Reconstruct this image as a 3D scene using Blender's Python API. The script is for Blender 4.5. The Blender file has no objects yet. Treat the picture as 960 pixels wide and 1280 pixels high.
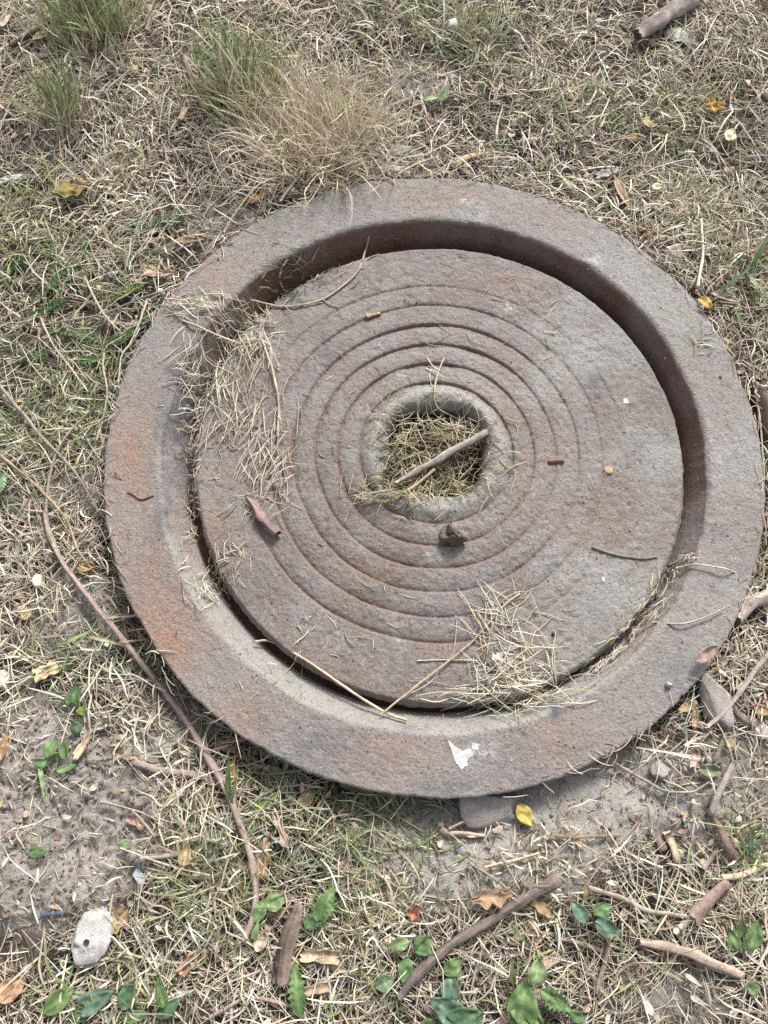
import bpy, math
import numpy as np
sc = bpy.context.scene
COL = sc.collection
rng = np.random.default_rng(11)
R = 0.40                      # outer radius of the iron ring, metres
RIM = 0.040                   # height of the ring's top face
LIDZ = RIM - 0.044 * R        # height of the lid's top face
LX, LY = 0.020 * R, -0.004 * R   # the lid sits a little off centre

# ------------------------------------------------------------------ camera
CAM = np.array([-0.151 * R, -0.881 * R, RIM + 2.178 * R])
TH = math.radians(17.29)
F = 962.0
cd = bpy.data.cameras.new('camera'); cam = bpy.data.objects.new('camera', cd); COL.objects.link(cam)
cam.location = CAM; cam.rotation_euler = (TH, 0, 0)
cd.sensor_fit = 'VERTICAL'; cd.sensor_height = 36.0; cd.lens = 36.0 * F / 1280.0
cd.clip_start = 0.02; cd.clip_end = 500
sc.camera = cam
# ------------------------------------------------------------------ sky, sun, exposure
SUN_EL, SUN_AZ = math.radians(39), math.radians(69)      # azimuth measured from +X towards +Y
w = bpy.data.worlds.new('World'); sc.world = w; w.use_nodes = True
nt = w.node_tree; nt.nodes.clear()
sky = nt.nodes.new('ShaderNodeTexSky'); sky.sky_type = 'NISHITA'; sky.sun_disc = False
sky.sun_elevation = SUN_EL; sky.sun_rotation = math.pi / 2 - SUN_AZ
sky.dust_density = 4.0; sky.air_density = 1.0
hs = nt.nodes.new('ShaderNodeHueSaturation'); hs.inputs['Saturation'].default_value = 0.34
bg = nt.nodes.new('ShaderNodeBackground'); bg.inputs['Strength'].default_value = 0.062
wo = nt.nodes.new('ShaderNodeOutputWorld')
nt.links.new(sky.outputs[0], hs.inputs['Color']); nt.links.new(hs.outputs[0], bg.inputs[0]); nt.links.new(bg.outputs[0], wo.inputs[0])
sd = bpy.data.lights.new('sun', 'SUN'); sd.energy = 1.5; sd.angle = math.radians(14); sd.color = (1.0, 0.985, 0.97)
so = bpy.data.objects.new('sun', sd); COL.objects.link(so)
so.rotation_euler = (math.pi / 2 - SUN_EL, 0, SUN_AZ + math.pi / 2)
sc.view_settings.view_transform = 'Standard'; sc.view_settings.look = 'None'
sc.view_settings.exposure = 1.76; sc.view_settings.gamma = 1.0
sc.render.engine = 'CYCLES'
sc.cycles.max_bounces = 5; sc.cycles.diffuse_bounces = 3; sc.cycles.transparent_max_bounces = 4
sc.cycles.use_denoising = False

# ------------------------------------------------------------------ noise and heights
TAB = np.random.default_rng(5).random((256, 256))
def vn(x, y):
    x = np.asarray(x, float); y = np.asarray(y, float)
    i = np.floor(x).astype(int); j = np.floor(y).astype(int); u = x - i; v = y - j
    u = u * u * (3 - 2 * u); v = v * v * (3 - 2 * v); i0, i1, j0, j1 = i & 255, (i + 1) & 255, j & 255, (j + 1) & 255
    return ((TAB[i0, j0] * (1 - u) + TAB[i1, j0] * u) * (1 - v) + (TAB[i0, j1] * (1 - u) + TAB[i1, j1] * u) * v) * 2 - 1
def fbm(x, y, f, n=4):
    s = 0; a = 1.0
    for k in range(n):
        s = s + a * vn(x * f + 17.3 * k, y * f + 9.1 * k); f *= 2.03; a *= .5
    return s
def cells(x, y, f):                     # distance to nearest and second nearest feature point
    x = np.asarray(x, float) * f; y = np.asarray(y, float) * f
    i = np.floor(x).astype(int); j = np.floor(y).astype(int)
    d1 = np.full(x.shape, 9.0); d2 = d1.copy(); idv = np.zeros(x.shape)
    for a in (-1, 0, 1):
        for b in (-1, 0, 1):
            ii, jj = i + a, j + b
            px = ii + TAB[ii & 255, jj & 255]; py = jj + TAB[(jj + 91) & 255, (ii + 37) & 255]
            d = np.hypot(px - x, py - y); t = TAB[(ii + 11) & 255, (jj + 7) & 255]
            n1 = d < d1
            d2 = np.where(n1, d1, np.minimum(d2, d)); idv = np.where(n1, t, idv); d1 = np.where(n1, d, d1)
    return d1, d2, idv
def sm(a, b, x):
    t = np.clip((x - a) / (b - a), 0, 1); return t * t * (3 - 2 * t)

UP = np.array([0, math.cos(TH), math.sin(TH)]); FW = np.array([0, math.sin(TH), -math.cos(TH)])
def at(px, py, z):                      # where the line of sight of a photograph point meets height z
    d = FW + np.array([1., 0, 0]) * (px - 480) / F + UP * (640 - py) / F
    t = (z - CAM[2]) / d[2]; return CAM + d * t

# bare soil patches: (photo x, y, half sizes, strength)
SOIL = [(55, 1015, 115, 95, 2.0), (50, 1110, 85, 45, 1.1), (615, 1060, 118, 58, 3.0), (520, 1085, 60, 30, 1.2), (730, 985, 100, 54, 2.8),
        (870, 1000, 80, 70, .9), (95, 770, 55, 50, .95), (70, 620, 50, 30, .5), (210, 900, 50, 40, .5), (840, 1245, 60, 40, .55),
        (500, 205, 40, 18, .5), (125, 100, 45, 30, .5), (300, 290, 60, 30, .6), (540, 105, 50, 25, .4), (60, 180, 35, 25, .3), (930, 960, 40, 60, .5)]
SP = []
for (a, b, c, d, s) in SOIL:
    p = at(a, b, .005); q = at(a + c, b, .005); r_ = at(a, b - d, .005)
    SP.append((p[0], p[1], abs(q[0] - p[0]), abs(r_[1] - p[1]), s))
def bare(x, y):
    m = np.zeros(np.shape(x))
    for (a, b, c, d, s) in SP:
        m = np.maximum(m, s * np.exp(-(((x - a) / c) ** 2 + ((y - b) / d) ** 2) ** 1.5 * .8))
    return np.clip(m + .25 * fbm(x, y, 22, 3) * (m > .05), 0, 1.1)
MUD = at(630, 1055, .005)
MUD2 = at(725, 985, .005)
def mud_mask(x, y):
    wx = x + .012 * fbm(x, y, 25, 3); wy = y + .012 * fbm(y, x, 25, 3)
    return np.maximum(np.exp(-(((wx - MUD[0]) / .125) ** 2 + ((wy - MUD[1]) / .05) ** 2) ** 2), np.exp(-(((wx - MUD2[0]) / .085) ** 2 + ((wy - MUD2[1]) / .045) ** 2) ** 2))
def ground_h(x, y):
    x = np.asarray(x, float); y = np.asarray(y, float)
    r = np.hypot(x, y); near = 1 - sm(.9, 2.0, r); m = bare(x, y)
    h = .004 + .012 * sm(-.45, .45, x * .45 + y * .9) * (1 - sm(2, 6, r)) + .006 * fbm(x, y, 7, 3)
    d1, d2, idv = cells(x + .004 * fbm(x, y, 60, 2), y + .004 * fbm(y, x, 60, 2), 62)
    e1, e2, ie = cells(x, y, 150)
    mud = mud_mask(x, y)
    f1, f2, fi = cells(x + .009 * fbm(x, y, 40, 3), y + .009 * fbm(y + 5, x, 40, 3), 42)
    g1, g2, gi = cells(x + .014 * fbm(x + 2, y, 28, 3), y + .014 * fbm(y + 5, x, 28, 3), 24)
    pm = sm(-.15, .35, fbm(x + 4, y, 16, 3))                   # crumbly here, crusted there
    crust = sm(0, .07, g2 - g1) * (.6 + .6 * gi) + .35 * sm(0, .10, f2 - f1) * (.5 + fi)
    big = crust * .0048 * sm(.4, .8, m) * (1 - mud) * (1 - .55 * pm)
    clod = (big + pm * (sm(0, .22, d2 - d1) * (.2 + 1.1 * idv ** 2) * .0046 + .0024 * np.abs(fbm(x, y, 75, 4))) + (e2 - e1) * .0007 * (.3 + pm) + .0020 * fbm(x, y, 33, 4))
    h = h + near * clod * (.35 + .65 * m) * (1 - .85 * mud) + near * .0013 * fbm(x, y, 120, 4) * (1 - .7 * mud) + .006 * mud
    ang = np.arctan2(y, x)
    dip = np.exp(-np.clip(r - R, 0, 1) / .03) * (.5 + .5 * np.cos(ang - math.radians(228))) ** 2
    h = h - .016 * dip
    edge = np.exp(-np.clip(r - R, 0, 1) / .035) * (.5 + .5 * np.cos(ang - math.radians(60)))
    h = h + .010 * edge
    h = h + .020 * np.exp(-(r / .085) ** 4)
    k = 1 - sm(.355, .388, r)
    return h * (1 - k) + k * (-.016 + .002 * fbm(x, y, 50, 3))

HN = math.radians(218)
def hole_r(t):                          # outline of the hole in the lid
    d = np.angle(np.exp(1j * (t - HN)))
    return .152 * R * (1 + .068 * np.cos(4 * (t - .76)) + .05 * np.sin(t + .5) + .015 * np.sin(3 * t) + .30 * np.exp(-(d / .26) ** 2))
GR = [.236, .303, .372, .443, .517, .589]
GDX, GDY = -.012 * R, .012 * R           # grooves are not quite centred on the lid
def groove_amp(t, k):
    a = np.angle(np.exp(1j * (t - math.radians(8))))
    f = .42 + .58 * sm(.35, 1.25, np.abs(a))
    if k == 0: f = .65 + .35 * f
    if k == 1: f = .45 + .55 * f
    if k == 5: f = f * (.35 + .65 * sm(1.9, 2.7, np.abs(np.angle(np.exp(1j * (t - 1.3))))))
    if k == 4: f = f * (.6 + .4 * sm(1.5, 2.3, np.abs(np.angle(np.exp(1j * (t - 1.3))))))
    return f * (.8 + .35 * vn(t * 5 + 31 * k, k + .5))
def lid_top(x, y):
    x = np.asarray(x, float); y = np.asarray(y, float)
    gx, gy = x - LX - GDX, y - LY - GDY
    t = np.arctan2(gy, gx); r = np.hypot(gx, gy) / R; re = np.hypot(x - LX, y - LY) / R
    r = r + .0035 * fbm(x, y, 13, 2)
    z = LIDZ + .0012 * fbm(x, y, 9, 2)
    for k, g in enumerate(GR):
        d = (r - g) / .0062
        am = groove_amp(t, k)
        z = z - am * (.0044 * np.where(d > 0, np.exp(-(d / .62) ** 2), np.exp(-np.abs(d) / 1.15)) + .0015 * np.exp(-((r - g + .010) / .018) ** 2))
    hr = hole_r(t) / R
    z = z + .0045 * np.exp(-((r - .197) / .026) ** 2)
    q = np.clip((hr + .028 - r) / .028, 0, 1)
    z = z - .024 * (1 - np.sqrt(np.clip(1 - q ** 2.6, 0, 1)))
    z = z - .010 * sm(.740, .757, re) ** 2 * .45
    z = z + .0005 * fbm(x, y, 160, 2) + .0006 * np.minimum(0, fbm(x, y, 90, 2) + .55) * 2.2
    z = z - .0012 * np.clip(.16 - cells(x, y, 34)[0], 0, 1) / .16
    return z
def wall_r(t):                          # foot of the ring's inner wall
    return R * (.790 + .013 * np.cos(t - math.radians(50)))
def rim_top(x, y):
    r = np.hypot(x, y) / R
    return RIM + .0012 * fbm(x, y, 8, 2) + .0004 * fbm(x, y, 150, 2) + .0006 * np.minimum(0, fbm(x, y, 80, 2) + .6) * 2
def surf(x, y):
    x = np.asarray(x, float); y = np.asarray(y, float)
    r = np.hypot(x, y); t = np.arctan2(y, x); rl = np.hypot(x - LX, y - LY)
    wr = wall_r(t)
    wall = RIM - (.833 * R - r) / (.833 * R - wr) * .024
    out = np.where(r < R * .998, rim_top(x, y), ground_h(x, y))
    out = np.where(r < .833 * R, np.where(r > wr, wall, -.002), out)
    out = np.where(rl < .757 * R, np.maximum(lid_top(x, y), LIDZ - .017), out)
    return out
def on(px, py, lift=0.0):
    z = .02
    for _ in range(6):
        p = at(px, py, z); z = .5 * z + .5 * (float(surf(p[0], p[1])) + lift)
    p = at(px, py, z); p[2] = float(surf(p[0], p[1])) + lift
    return p
def scale_at(px, py):
    return at(px + 1, py, .01)[0] - at(px, py, .01)[0]

# ------------------------------------------------------------------ mesh and object helpers
def make_mesh(name, V, Fq, col=None, smooth=True, attrs=None):
    V = np.ascontiguousarray(V, np.float32).reshape(-1, 3); me = bpy.data.meshes.new(name)
    fl = Fq if isinstance(Fq, list) else [Fq]
    fl = [np.asarray(f, np.int32) for f in fl if len(f)]
    nl = sum(f.size for f in fl); nf = sum(len(f) for f in fl)
    me.vertices.add(len(V)); me.vertices.foreach_set('co', V.ravel())
    me.loops.add(nl); me.loops.foreach_set('vertex_index', np.concatenate([f.ravel() for f in fl]))
    me.polygons.add(nf)
    tot = np.concatenate([np.full(len(f), f.shape[1], np.int32) for f in fl])
    st = np.concatenate([[0], np.cumsum(tot)[:-1]]).astype(np.int32)
    me.polygons.foreach_set('loop_start', st); me.polygons.foreach_set('loop_total', tot)
    me.polygons.foreach_set('use_smooth', np.full(nf, smooth))
    me.update(calc_edges=True)
    if col is not None:
        col = np.asarray(col, np.float32)
        if col.ndim == 1: col = np.tile(col, (len(V), 1))
        a = me.attributes.new('col', 'FLOAT_COLOR', 'POINT')
        a.data.foreach_set('color', np.concatenate([col[:, :3], np.ones((len(V), 1), np.float32)], 1).ravel())
    for k, v in (attrs or {}).items():
        a = me.attributes.new(k, 'FLOAT', 'POINT'); a.data.foreach_set('value', np.asarray(v, np.float32).ravel())
    return me
def obj(name, me, mat, parent=None, label=None, cat=None, group=None, kind=None):
    if mat is not None and not me.materials: me.materials.append(mat)
    o = bpy.data.objects.new(name, me); COL.objects.link(o)
    if parent is not None: o.parent = parent
    for k, v in (('label', label), ('category', cat), ('group', group), ('kind', kind)):
        if v: o[k] = v
    return o
def rebase(me, p):                      # put the origin at the thing's own base
    n = len(me.vertices); a = np.empty(n * 3, np.float32); me.vertices.foreach_get('co', a)
    a = a.reshape(-1, 3) - np.asarray(p, np.float32); me.vertices.foreach_set('co', a.ravel()); me.update()
def empty(name, p, label, cat, group=None):
    o = bpy.data.objects.new(name, None); COL.objects.link(o); o.location = p; o.empty_display_size = .01
    o['label'] = label; o['category'] = cat
    if group: o['group'] = group
    return o

def strand_mesh(P, rad, col, sides=3, roll=None):
    """tubes (3 sides) or flat blades (2) along N centre lines P (N,K,3)"""
    N, K, _ = P.shape
    T = np.gradient(P, axis=1); T /= np.linalg.norm(T, axis=2, keepdims=True) + 1e-9
    ref = np.tile(np.array([0., 0, 1]), (N, K, 1))
    steep = np.abs(T[..., 2]) > .93
    ref[steep] = (1, 0, 0)
    A = np.cross(T, ref); A /= np.linalg.norm(A, axis=2, keepdims=True) + 1e-9
    B = np.cross(A, T)
    ro = (rng.random(N) * 6.28 if roll is None else roll)[:, None]
    rad = np.broadcast_to(rad, (N, K))[..., None]
    if sides == 2:
        ca, sa = np.cos(ro)[..., None], np.sin(ro)[..., None]
        D = A * ca + B * sa
        V = np.stack([P + D * rad, P - D * rad], 2)
        i = np.arange(N)[:, None] * K * 2 + np.arange(K - 1)[None] * 2
        Q = np.stack([i, i + 1, i + 3, i + 2], -1).reshape(-1, 4)
        return V.reshape(-1, 3), Q, np.repeat(col, 2, axis=1).reshape(-1, 3) if col.ndim == 3 else np.repeat(col, K * 2, axis=0)
    rings = []
    for s in range(sides):
        a = ro + 2 * np.pi * s / sides
        rings.append(P + (A * np.cos(a)[..., None] + B * np.sin(a)[..., None]) * rad)
    V = np.stack(rings, 2)
    i = np.arange(N)[:, None] * K * sides + np.arange(K - 1)[None] * sides
    Q = []
    for s in range(sides):
        n = (s + 1) % sides
        Q.append(np.stack([i + s, i + n, i + n + sides, i + s + sides], -1).reshape(-1, 4))
    c = np.repeat(col, sides, axis=1).reshape(-1, 3) if col.ndim == 3 else np.repeat(col, K * sides, axis=0)
    return V.reshape(-1, 3), np.concatenate(Q), c
def join(parts):
    V, Q, C, n = [], [], [], 0
    for (v, q, c) in parts:
        V.append(v); Q.append(np.asarray(q) + n); C.append(c); n += len(v)
    return np.concatenate(V), np.concatenate(Q), np.concatenate(C)

# ------------------------------------------------------------------ materials
def mat_new(name):
    m = bpy.data.materials.new(name); m.use_nodes = True; n = m.node_tree; n.nodes.clear()
    out = n.nodes.new('ShaderNodeOutputMaterial'); b = n.nodes.new('ShaderNodeBsdfPrincipled')
    n.links.new(b.outputs[0], out.inputs[0]); b.inputs['Specular IOR Level'].default_value = .25
    return m, n, b, out
class NB:
    def __init__(s, n): s.n = n; s.tc = n.nodes.new('ShaderNodeTexCoord').outputs['Object']
    def noise(s, scale, detail=4, rough=.6, vec=None, dist=0):
        t = s.n.nodes.new('ShaderNodeTexNoise'); t.inputs['Scale'].default_value = scale; t.inputs['Detail'].default_value = detail
        t.inputs['Roughness'].default_value = rough; t.inputs['Distortion'].default_value = dist
        s.n.links.new(vec or s.tc, t.inputs['Vector']); return t.outputs['Fac']
    def vor(s, scale, feat='F1'):
        t = s.n.nodes.new('ShaderNodeTexVoronoi'); t.feature = feat; t.inputs['Scale'].default_value = scale
        s.n.links.new(s.tc, t.inputs['Vector']); return t.outputs['Distance']
    def ramp(s, fac, a, b):
        t = s.n.nodes.new('ShaderNodeMapRange'); t.inputs['From Min'].default_value = a; t.inputs['From Max'].default_value = b
        t.interpolation_type = 'SMOOTHSTEP'; s.n.links.new(fac, t.inputs['Value']); return t.outputs[0]
    def mix(s, fac, a, b, mode='MIX'):
        t = s.n.nodes.new('ShaderNodeMix'); t.data_type = 'RGBA'; t.blend_type = mode
        for i, v in ((0, fac), (6, a), (7, b)):
            if isinstance(v, bpy.types.NodeSocket): s.n.links.new(v, t.inputs[i])
            elif i == 0: t.inputs[0].default_value = v
            else: t.inputs[i].default_value = (*v, 1)
        return t.outputs[2]
    def math(s, op, a, b):
        t = s.n.nodes.new('ShaderNodeMath'); t.operation = op
        for i, v in enumerate((a, b)):
            if isinstance(v, bpy.types.NodeSocket): s.n.links.new(v, t.inputs[i])
            else: t.inputs[i].default_value = v
        return t.outputs[0]
    def attr(s, name):
        t = s.n.nodes.new('ShaderNodeAttribute'); t.attribute_name = name; return t
    def bump(s, h, dist, strength=1.0, nrm=None):
        t = s.n.nodes.new('ShaderNodeBump'); t.inputs['Distance'].default_value = dist; t.inputs['Strength'].default_value = strength
        s.n.links.new(h, t.inputs['Height'])
        if nrm: s.n.links.new(nrm, t.inputs['Normal'])
        return t.outputs[0]

def iron_material(name, base, lilac, rust, grey):
    m, n, b, out = mat_new(name); k = NB(n)
    c = k.mix(k.ramp(k.noise(9, 5, .65), .36, .66), base, lilac)
    c = k.mix(k.ramp(k.noise(26, 5, .7), .48, .74), c, grey)
    ru = k.attr('rust').outputs['Fac']
    c = k.mix(k.math('MULTIPLY', ru, k.ramp(k.noise(38, 5, .75), .28, .60)), c, rust)
    c = k.mix(k.math('MULTIPLY', k.ramp(k.noise(14, 6, .7), .56, .74), .55), c, rust)
    du = k.attr('dust').outputs['Fac']
    c = k.mix(k.math('MULTIPLY', du, k.ramp(k.noise(30, 5, .7), .2, .62)), c, (.262, .260, .238))
    c = k.mix(k.math('MULTIPLY', k.attr('worn_lit').outputs['Fac'], k.ramp(k.noise(40, 5, .7), .15, .55)), c, (.285, .265, .243))
    sh = k.attr('rust_shade').outputs['Fac']
    c = k.mix(k.math('MULTIPLY', sh, .85), c, (.125, .043, .022))  # dark rust, with the shade of wall and recesses painted in
    c = k.mix(k.math('MULTIPLY', k.ramp(k.noise(17, 5, .75), .54, .70), .5), c, (.165, .172, .178))             # blue grey wear
    c = k.mix(k.math('MULTIPLY', k.ramp(k.noise(310, 4, .75), .54, .68), .42), c, (.46, .43, .40))     # pale grains
    c = k.mix(k.math('MULTIPLY', k.ramp(k.noise(330, 4, .75, dist=.4), .45, .36), .70), c, (.055, .042, .038))      # dark pits
    c = k.mix(k.math('MULTIPLY', k.ramp(k.noise(110, 5, .75), .47, .30), .55), c, (.085, .068, .062))
    pit = k.math('MULTIPLY', k.ramp(k.vor(95), .16, .06), k.ramp(k.noise(14, 3), .5, .62))
    c = k.mix(k.math('MULTIPLY', pit, .75), c, (.05, .04, .036))
    scr = k.n.nodes.new('ShaderNodeMapping'); scr.inputs['Scale'].default_value = (1, 12, 1); scr.inputs['Rotation'].default_value = (0, 0, .6); n.links.new(k.tc, scr.inputs['Vector'])
    c = k.mix(k.math('MULTIPLY', k.ramp(k.noise(26, 3, .6, vec=scr.outputs[0]), .68, .74), .35), c, (.40, .38, .35))
    wp = k.attr('paint').outputs['Fac']
    c = k.mix(k.math('MULTIPLY', k.ramp(wp, .05, .9), k.ramp(k.noise(85, 5, .8), .44, .62)), c, (.58, .61, .61))
    sl = k.attr('slate').outputs['Fac']
    c = k.mix(k.math('MULTIPLY', sl, k.ramp(k.noise(60, 4, .7), .35, .6)), c, (.075, .085, .10))
    n.links.new(c, b.inputs['Base Color']); b.inputs['Roughness'].default_value = .72; b.inputs['Specular IOR Level'].default_value = .4
    h1 = k.bump(k.noise(120, 5, .75), .0030, .8)
    h2 = k.bump(k.noise(300, 3, .7), .0016, .9, k.bump(k.math('SUBTRACT', 1, pit), .0015, .8, h1))
    n.links.new(h2, b.inputs['Normal'])
    return m
M_LID = iron_material('weathered_iron_lid', (.158, .133, .116), (.203, .173, .158), (.21, .125, .085), (.225, .210, .190))
M_RING = iron_material('weathered_iron_ring', (.210, .185, .164), (.220, .191, .174), (.27, .150, .098), (.235, .222, .20))

def soil_material():
    m, n, b, out = mat_new('dry_soil'); k = NB(n)
    br = k.attr('bare').outputs['Fac']
    c = k.mix(k.ramp(k.noise(30, 5, .7), .35, .68), (.262, .236, .208), (.345, .318, .284))
    d = k.mix(k.ramp(k.noise(45, 5, .7), .35, .65), (.042, .033, .028), (.105, .084, .068))
    c = k.mix(k.ramp(br, .05, .5), d, c)
    c = k.mix(k.math('MULTIPLY', k.attr('mud').outputs['Fac'], k.ramp(k.noise(35, 5, .7), .2, .6)), c, (.40, .375, .34))
    c = k.mix(k.ramp(k.noise(260, 3, .7), .58, .74), c, (.38, .355, .315))
    c = k.mix(k.math('MULTIPLY', k.ramp(k.noise(200, 4, .7), .48, .32), .6), c, (.05, .04, .033))
    n.links.new(c, b.inputs['Base Color']); b.inputs['Roughness'].default_value = .95
    n.links.new(k.bump(k.noise(420, 4, .75), .0025, .8, k.bump(k.noise(120, 4, .7), .004, .7)), b.inputs['Normal'])
    return m
M_SOIL = soil_material()
def col_material(name, rough=.75, trans=0.0, nscale=60, amt=.35, bump=.0, spots=0.0):
    m, n, b, out = mat_new(name); k = NB(n)
    a = k.attr('col').outputs['Color']
    c = k.mix(k.math('MULTIPLY', k.ramp(k.noise(nscale, 4, .7), .35, .7), amt), a, k.mix(1.0, a, (.42, .36, .30), 'MULTIPLY'))
    if spots: c = k.mix(k.math('MULTIPLY', k.ramp(k.noise(nscale * 3.1, 3, .7), .60, .70), spots), c, (.09, .055, .03))
    n.links.new(c, b.inputs['Base Color']); b.inputs['Roughness'].default_value = rough
    if bump: n.links.new(k.bump(k.noise(nscale * 4, 4, .7), bump, .9), b.inputs['Normal'])
    if trans:
        t = n.nodes.new('ShaderNodeBsdfTranslucent'); x = n.nodes.new('ShaderNodeMixShader'); x.inputs[0].default_value = trans
        n.links.new(c, t.inputs[0]); n.links.new(b.outputs[0], x.inputs[1]); n.links.new(t.outputs[0], x.inputs[2]); n.links.new(x.outputs[0], out.inputs[0])
    return m
M_STRAW = col_material('straw', .7, .12, 45, .35)
M_GRASS = col_material('grass_blade', .5, .25, 40, .3)
M_BARK = col_material('bark', .85, 0, 160, .55, .0016)
M_LEAFD = col_material('dead_leaf', .65, .12, 90, .5, .0006, .45)
M_LEAFG = col_material('green_leaf', .5, .22, 110, .35, .0006, .12)
M_STONE = col_material('stone', .85, 0, 120, .45, .0015, .25)
M_CRUMB = col_material('crumb', .9, 0, 200, .4)
M_PAINT = col_material('old_paint', .6, 0, 300, .5)
M_PLASTIC = col_material('plastic', .3, 0, 50, .1)

# ------------------------------------------------------------------ ground
def axis(a, b, step, far):
    mid = np.arange(a, b, step); out, s, x = [], step, b
    while x < far: out.append(x); s *= 1.22; x += s
    inn, s, x = [], step, a - step
    while x > -far: inn.append(x); s *= 1.22; x -= s
    return np.concatenate([inn[::-1], mid, out])
gx = axis(-.78, .68, .0029, 80); gy = axis(-.70, .90, .0029, 80)
X, Y = np.meshgrid(gx, gy); Z = ground_h(X.ravel(), Y.ravel())
nx, ny = len(gx), len(gy); i = (np.arange(ny - 1)[:, None] * nx + np.arange(nx - 1)[None]).ravel()
obj('ground', make_mesh('ground', np.stack([X.ravel(), Y.ravel(), Z], 1), np.stack([i, i + 1, i + nx + 1, i + nx], 1), attrs={'bare': bare(X.ravel(), Y.ravel()), 'mud': mud_mask(X.ravel(), Y.ravel())}), M_SOIL, kind='structure')

# ------------------------------------------------------------------ ring and lid
def blob_attr(x, y, spots, z):
    a = np.zeros(len(x))
    for (px, py, sx, sy, s) in spots:
        p = at(px, py, z); sc_ = at(px + 1, py, z)[0] - p[0]
        a = np.maximum(a, s * np.exp(-((x - p[0]) / (sx * sc_)) ** 2 - ((y - p[1]) / (sy * sc_ * 1.1)) ** 2))
    return a
def polar_mesh(name, prof_r, prof_z, nt_, attrs_fn, jitter=None):
    """prof_r / prof_z: (K, nt) arrays closed round the angle"""
    K = prof_r.shape[0]; t = np.linspace(0, 2 * np.pi, nt_, endpoint=False)
    x = prof_r * np.cos(t); y = prof_r * np.sin(t)
    i = np.arange(K - 1)[:, None] * nt_ + np.arange(nt_)[None]; j = np.arange(K - 1)[:, None] * nt_ + (np.arange(nt_)[None] + 1) % nt_
    Q = np.stack([i, j, j + nt_, i + nt_], -1).reshape(-1, 4)
    return x, y, Q
NT = 720
t = np.linspace(0, 2 * np.pi, NT, endpoint=False)
# ring profile, from under the lid seat up the inner wall, over the rim and back underneath
wr = wall_r(t)
chip = .0011 * vn(t * 14 / (2 * np.pi) * 6, 3.3) + .0009 * vn(t * 60, 7.7)
cut = -.0045 * np.exp(-((np.angle(np.exp(1j * (t - math.radians(40)))) / .035) ** 2)) - .003 * np.exp(-((np.angle(np.exp(1j * (t - math.radians(14)))) / .03) ** 2))
for _ in range(26): cut = cut - rng.uniform(.0006, .0022) * np.exp(-((np.angle(np.exp(1j * (t - rng.uniform(0, 6.283)))) / rng.uniform(.006, .022)) ** 2))
Ro = R + chip + cut
ri = .833 * R + .0016 * vn(t * 9, 1.2) + .0009 * vn(t * 40, 4.2)
pr, pz = [], []
def add(r, z): pr.append(np.broadcast_to(r, t.shape) + 0 * t); pz.append(np.broadcast_to(z, t.shape) + 0 * t)
seat = -.0095
add(.64 * R, -.03); add(.64 * R, seat); add(.70 * R, seat); add(wr - .004, seat)
for q in np.linspace(0, 1, 18):
    add((wr - .0015) * (1 - q) + (ri - .003) * q, (seat + .012) * (1 - q) + (RIM - .0052) * q)
for a in np.linspace(.2, 1, 7): add(ri - .003 + .007 * (1 - math.cos(a * math.pi / 2)), RIM - .0052 + .0052 * math.sin(a * math.pi / 2))
for q in np.linspace(.02, 1, 44): add((ri + .004) * (1 - q) + (Ro - .0035) * q, RIM)
for a in np.linspace(.2, 1, 5): add(Ro - .0035 + .0035 * math.sin(a * math.pi / 2), RIM - .0035 + .0035 * math.cos(a * math.pi / 2))
add(Ro - .0004, RIM - .010); add(Ro - .002, RIM - .018); add(Ro - .008, RIM - .022); add(.945 * R, RIM - .027); add(.90 * R, .004); add(.88 * R, -.03)
pr = np.array(pr); pz = np.array(pz)
x, y, Q = polar_mesh('ring', pr, pz, NT, None)
top = sm(RIM - .012, RIM - .002, pz)
pz = pz + top * (rim_top(x, y) - RIM)
inner = (pr < ri[None]) & (pz < RIM - .002)
pz = pz + inner * .0006 * fbm(x, y, 120, 2)
xr, yr, zr = x.ravel(), y.ravel(), pz.ravel()
RUST = [(200, 700, 60, 130, .6), (190, 760, 45, 75, .8), (165, 570, 40, 60, .75), (215, 800, 40, 40, .9), (300, 900, 40, 30, .6), (260, 350, 50, 40, .45), (850, 540, 20, 90, .5), (700, 920, 60, 30, .5), (480, 940, 60, 30, .4), (545, 245, 60, 14, .4), (800, 740, 30, 80, .5)]
PAINT_LIT = [(588, 250, 26, 9, .42), (602, 264, 12, 16, .38), (745, 325, 12, 6, .6), (900, 568, 8, 14, .4), (602, 940, 22, 16, .55), (497, 914, 12, 6, .35), (191, 620, 5, 28, .45), (891, 762, 6, 4, .5)]  # white paint spots; the thin left strip paints the lit inner edge
SLATE = [(215, 540, 22, 95, .8), (205, 640, 18, 60, .6), (228, 470, 30, 50, .7), (695, 889, 8, 9, 1.3), (720, 940, 40, 18, .35), (510, 912, 16, 8, .6), (850, 840, 30, 40, .3), (870, 300, 20, 20, .3), (135, 568, 8, 8, .6), (400, 930, 60, 24, .55), (560, 985, 50, 12, .5), (330, 900, 16, 20, .5), (650, 960, 40, 20, .45), (460, 955, 30, 16, .45), (895, 665, 18, 8, .7)]
ang = np.arctan2(yr, xr)
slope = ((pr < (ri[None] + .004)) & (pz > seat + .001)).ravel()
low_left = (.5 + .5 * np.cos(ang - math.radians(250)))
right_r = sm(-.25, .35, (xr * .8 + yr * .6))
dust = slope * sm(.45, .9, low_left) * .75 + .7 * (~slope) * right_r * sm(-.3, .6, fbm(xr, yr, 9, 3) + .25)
shade_mask = slope * (1 - sm(.25, .62, low_left)) * .95  # rusty wall colour also painted darker on the side away from the sun
shade_mask = shade_mask * sm(RIM - .001, RIM - .008, zr) * (.8 + .3 * fbm(xr, yr, 25, 3))
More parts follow.
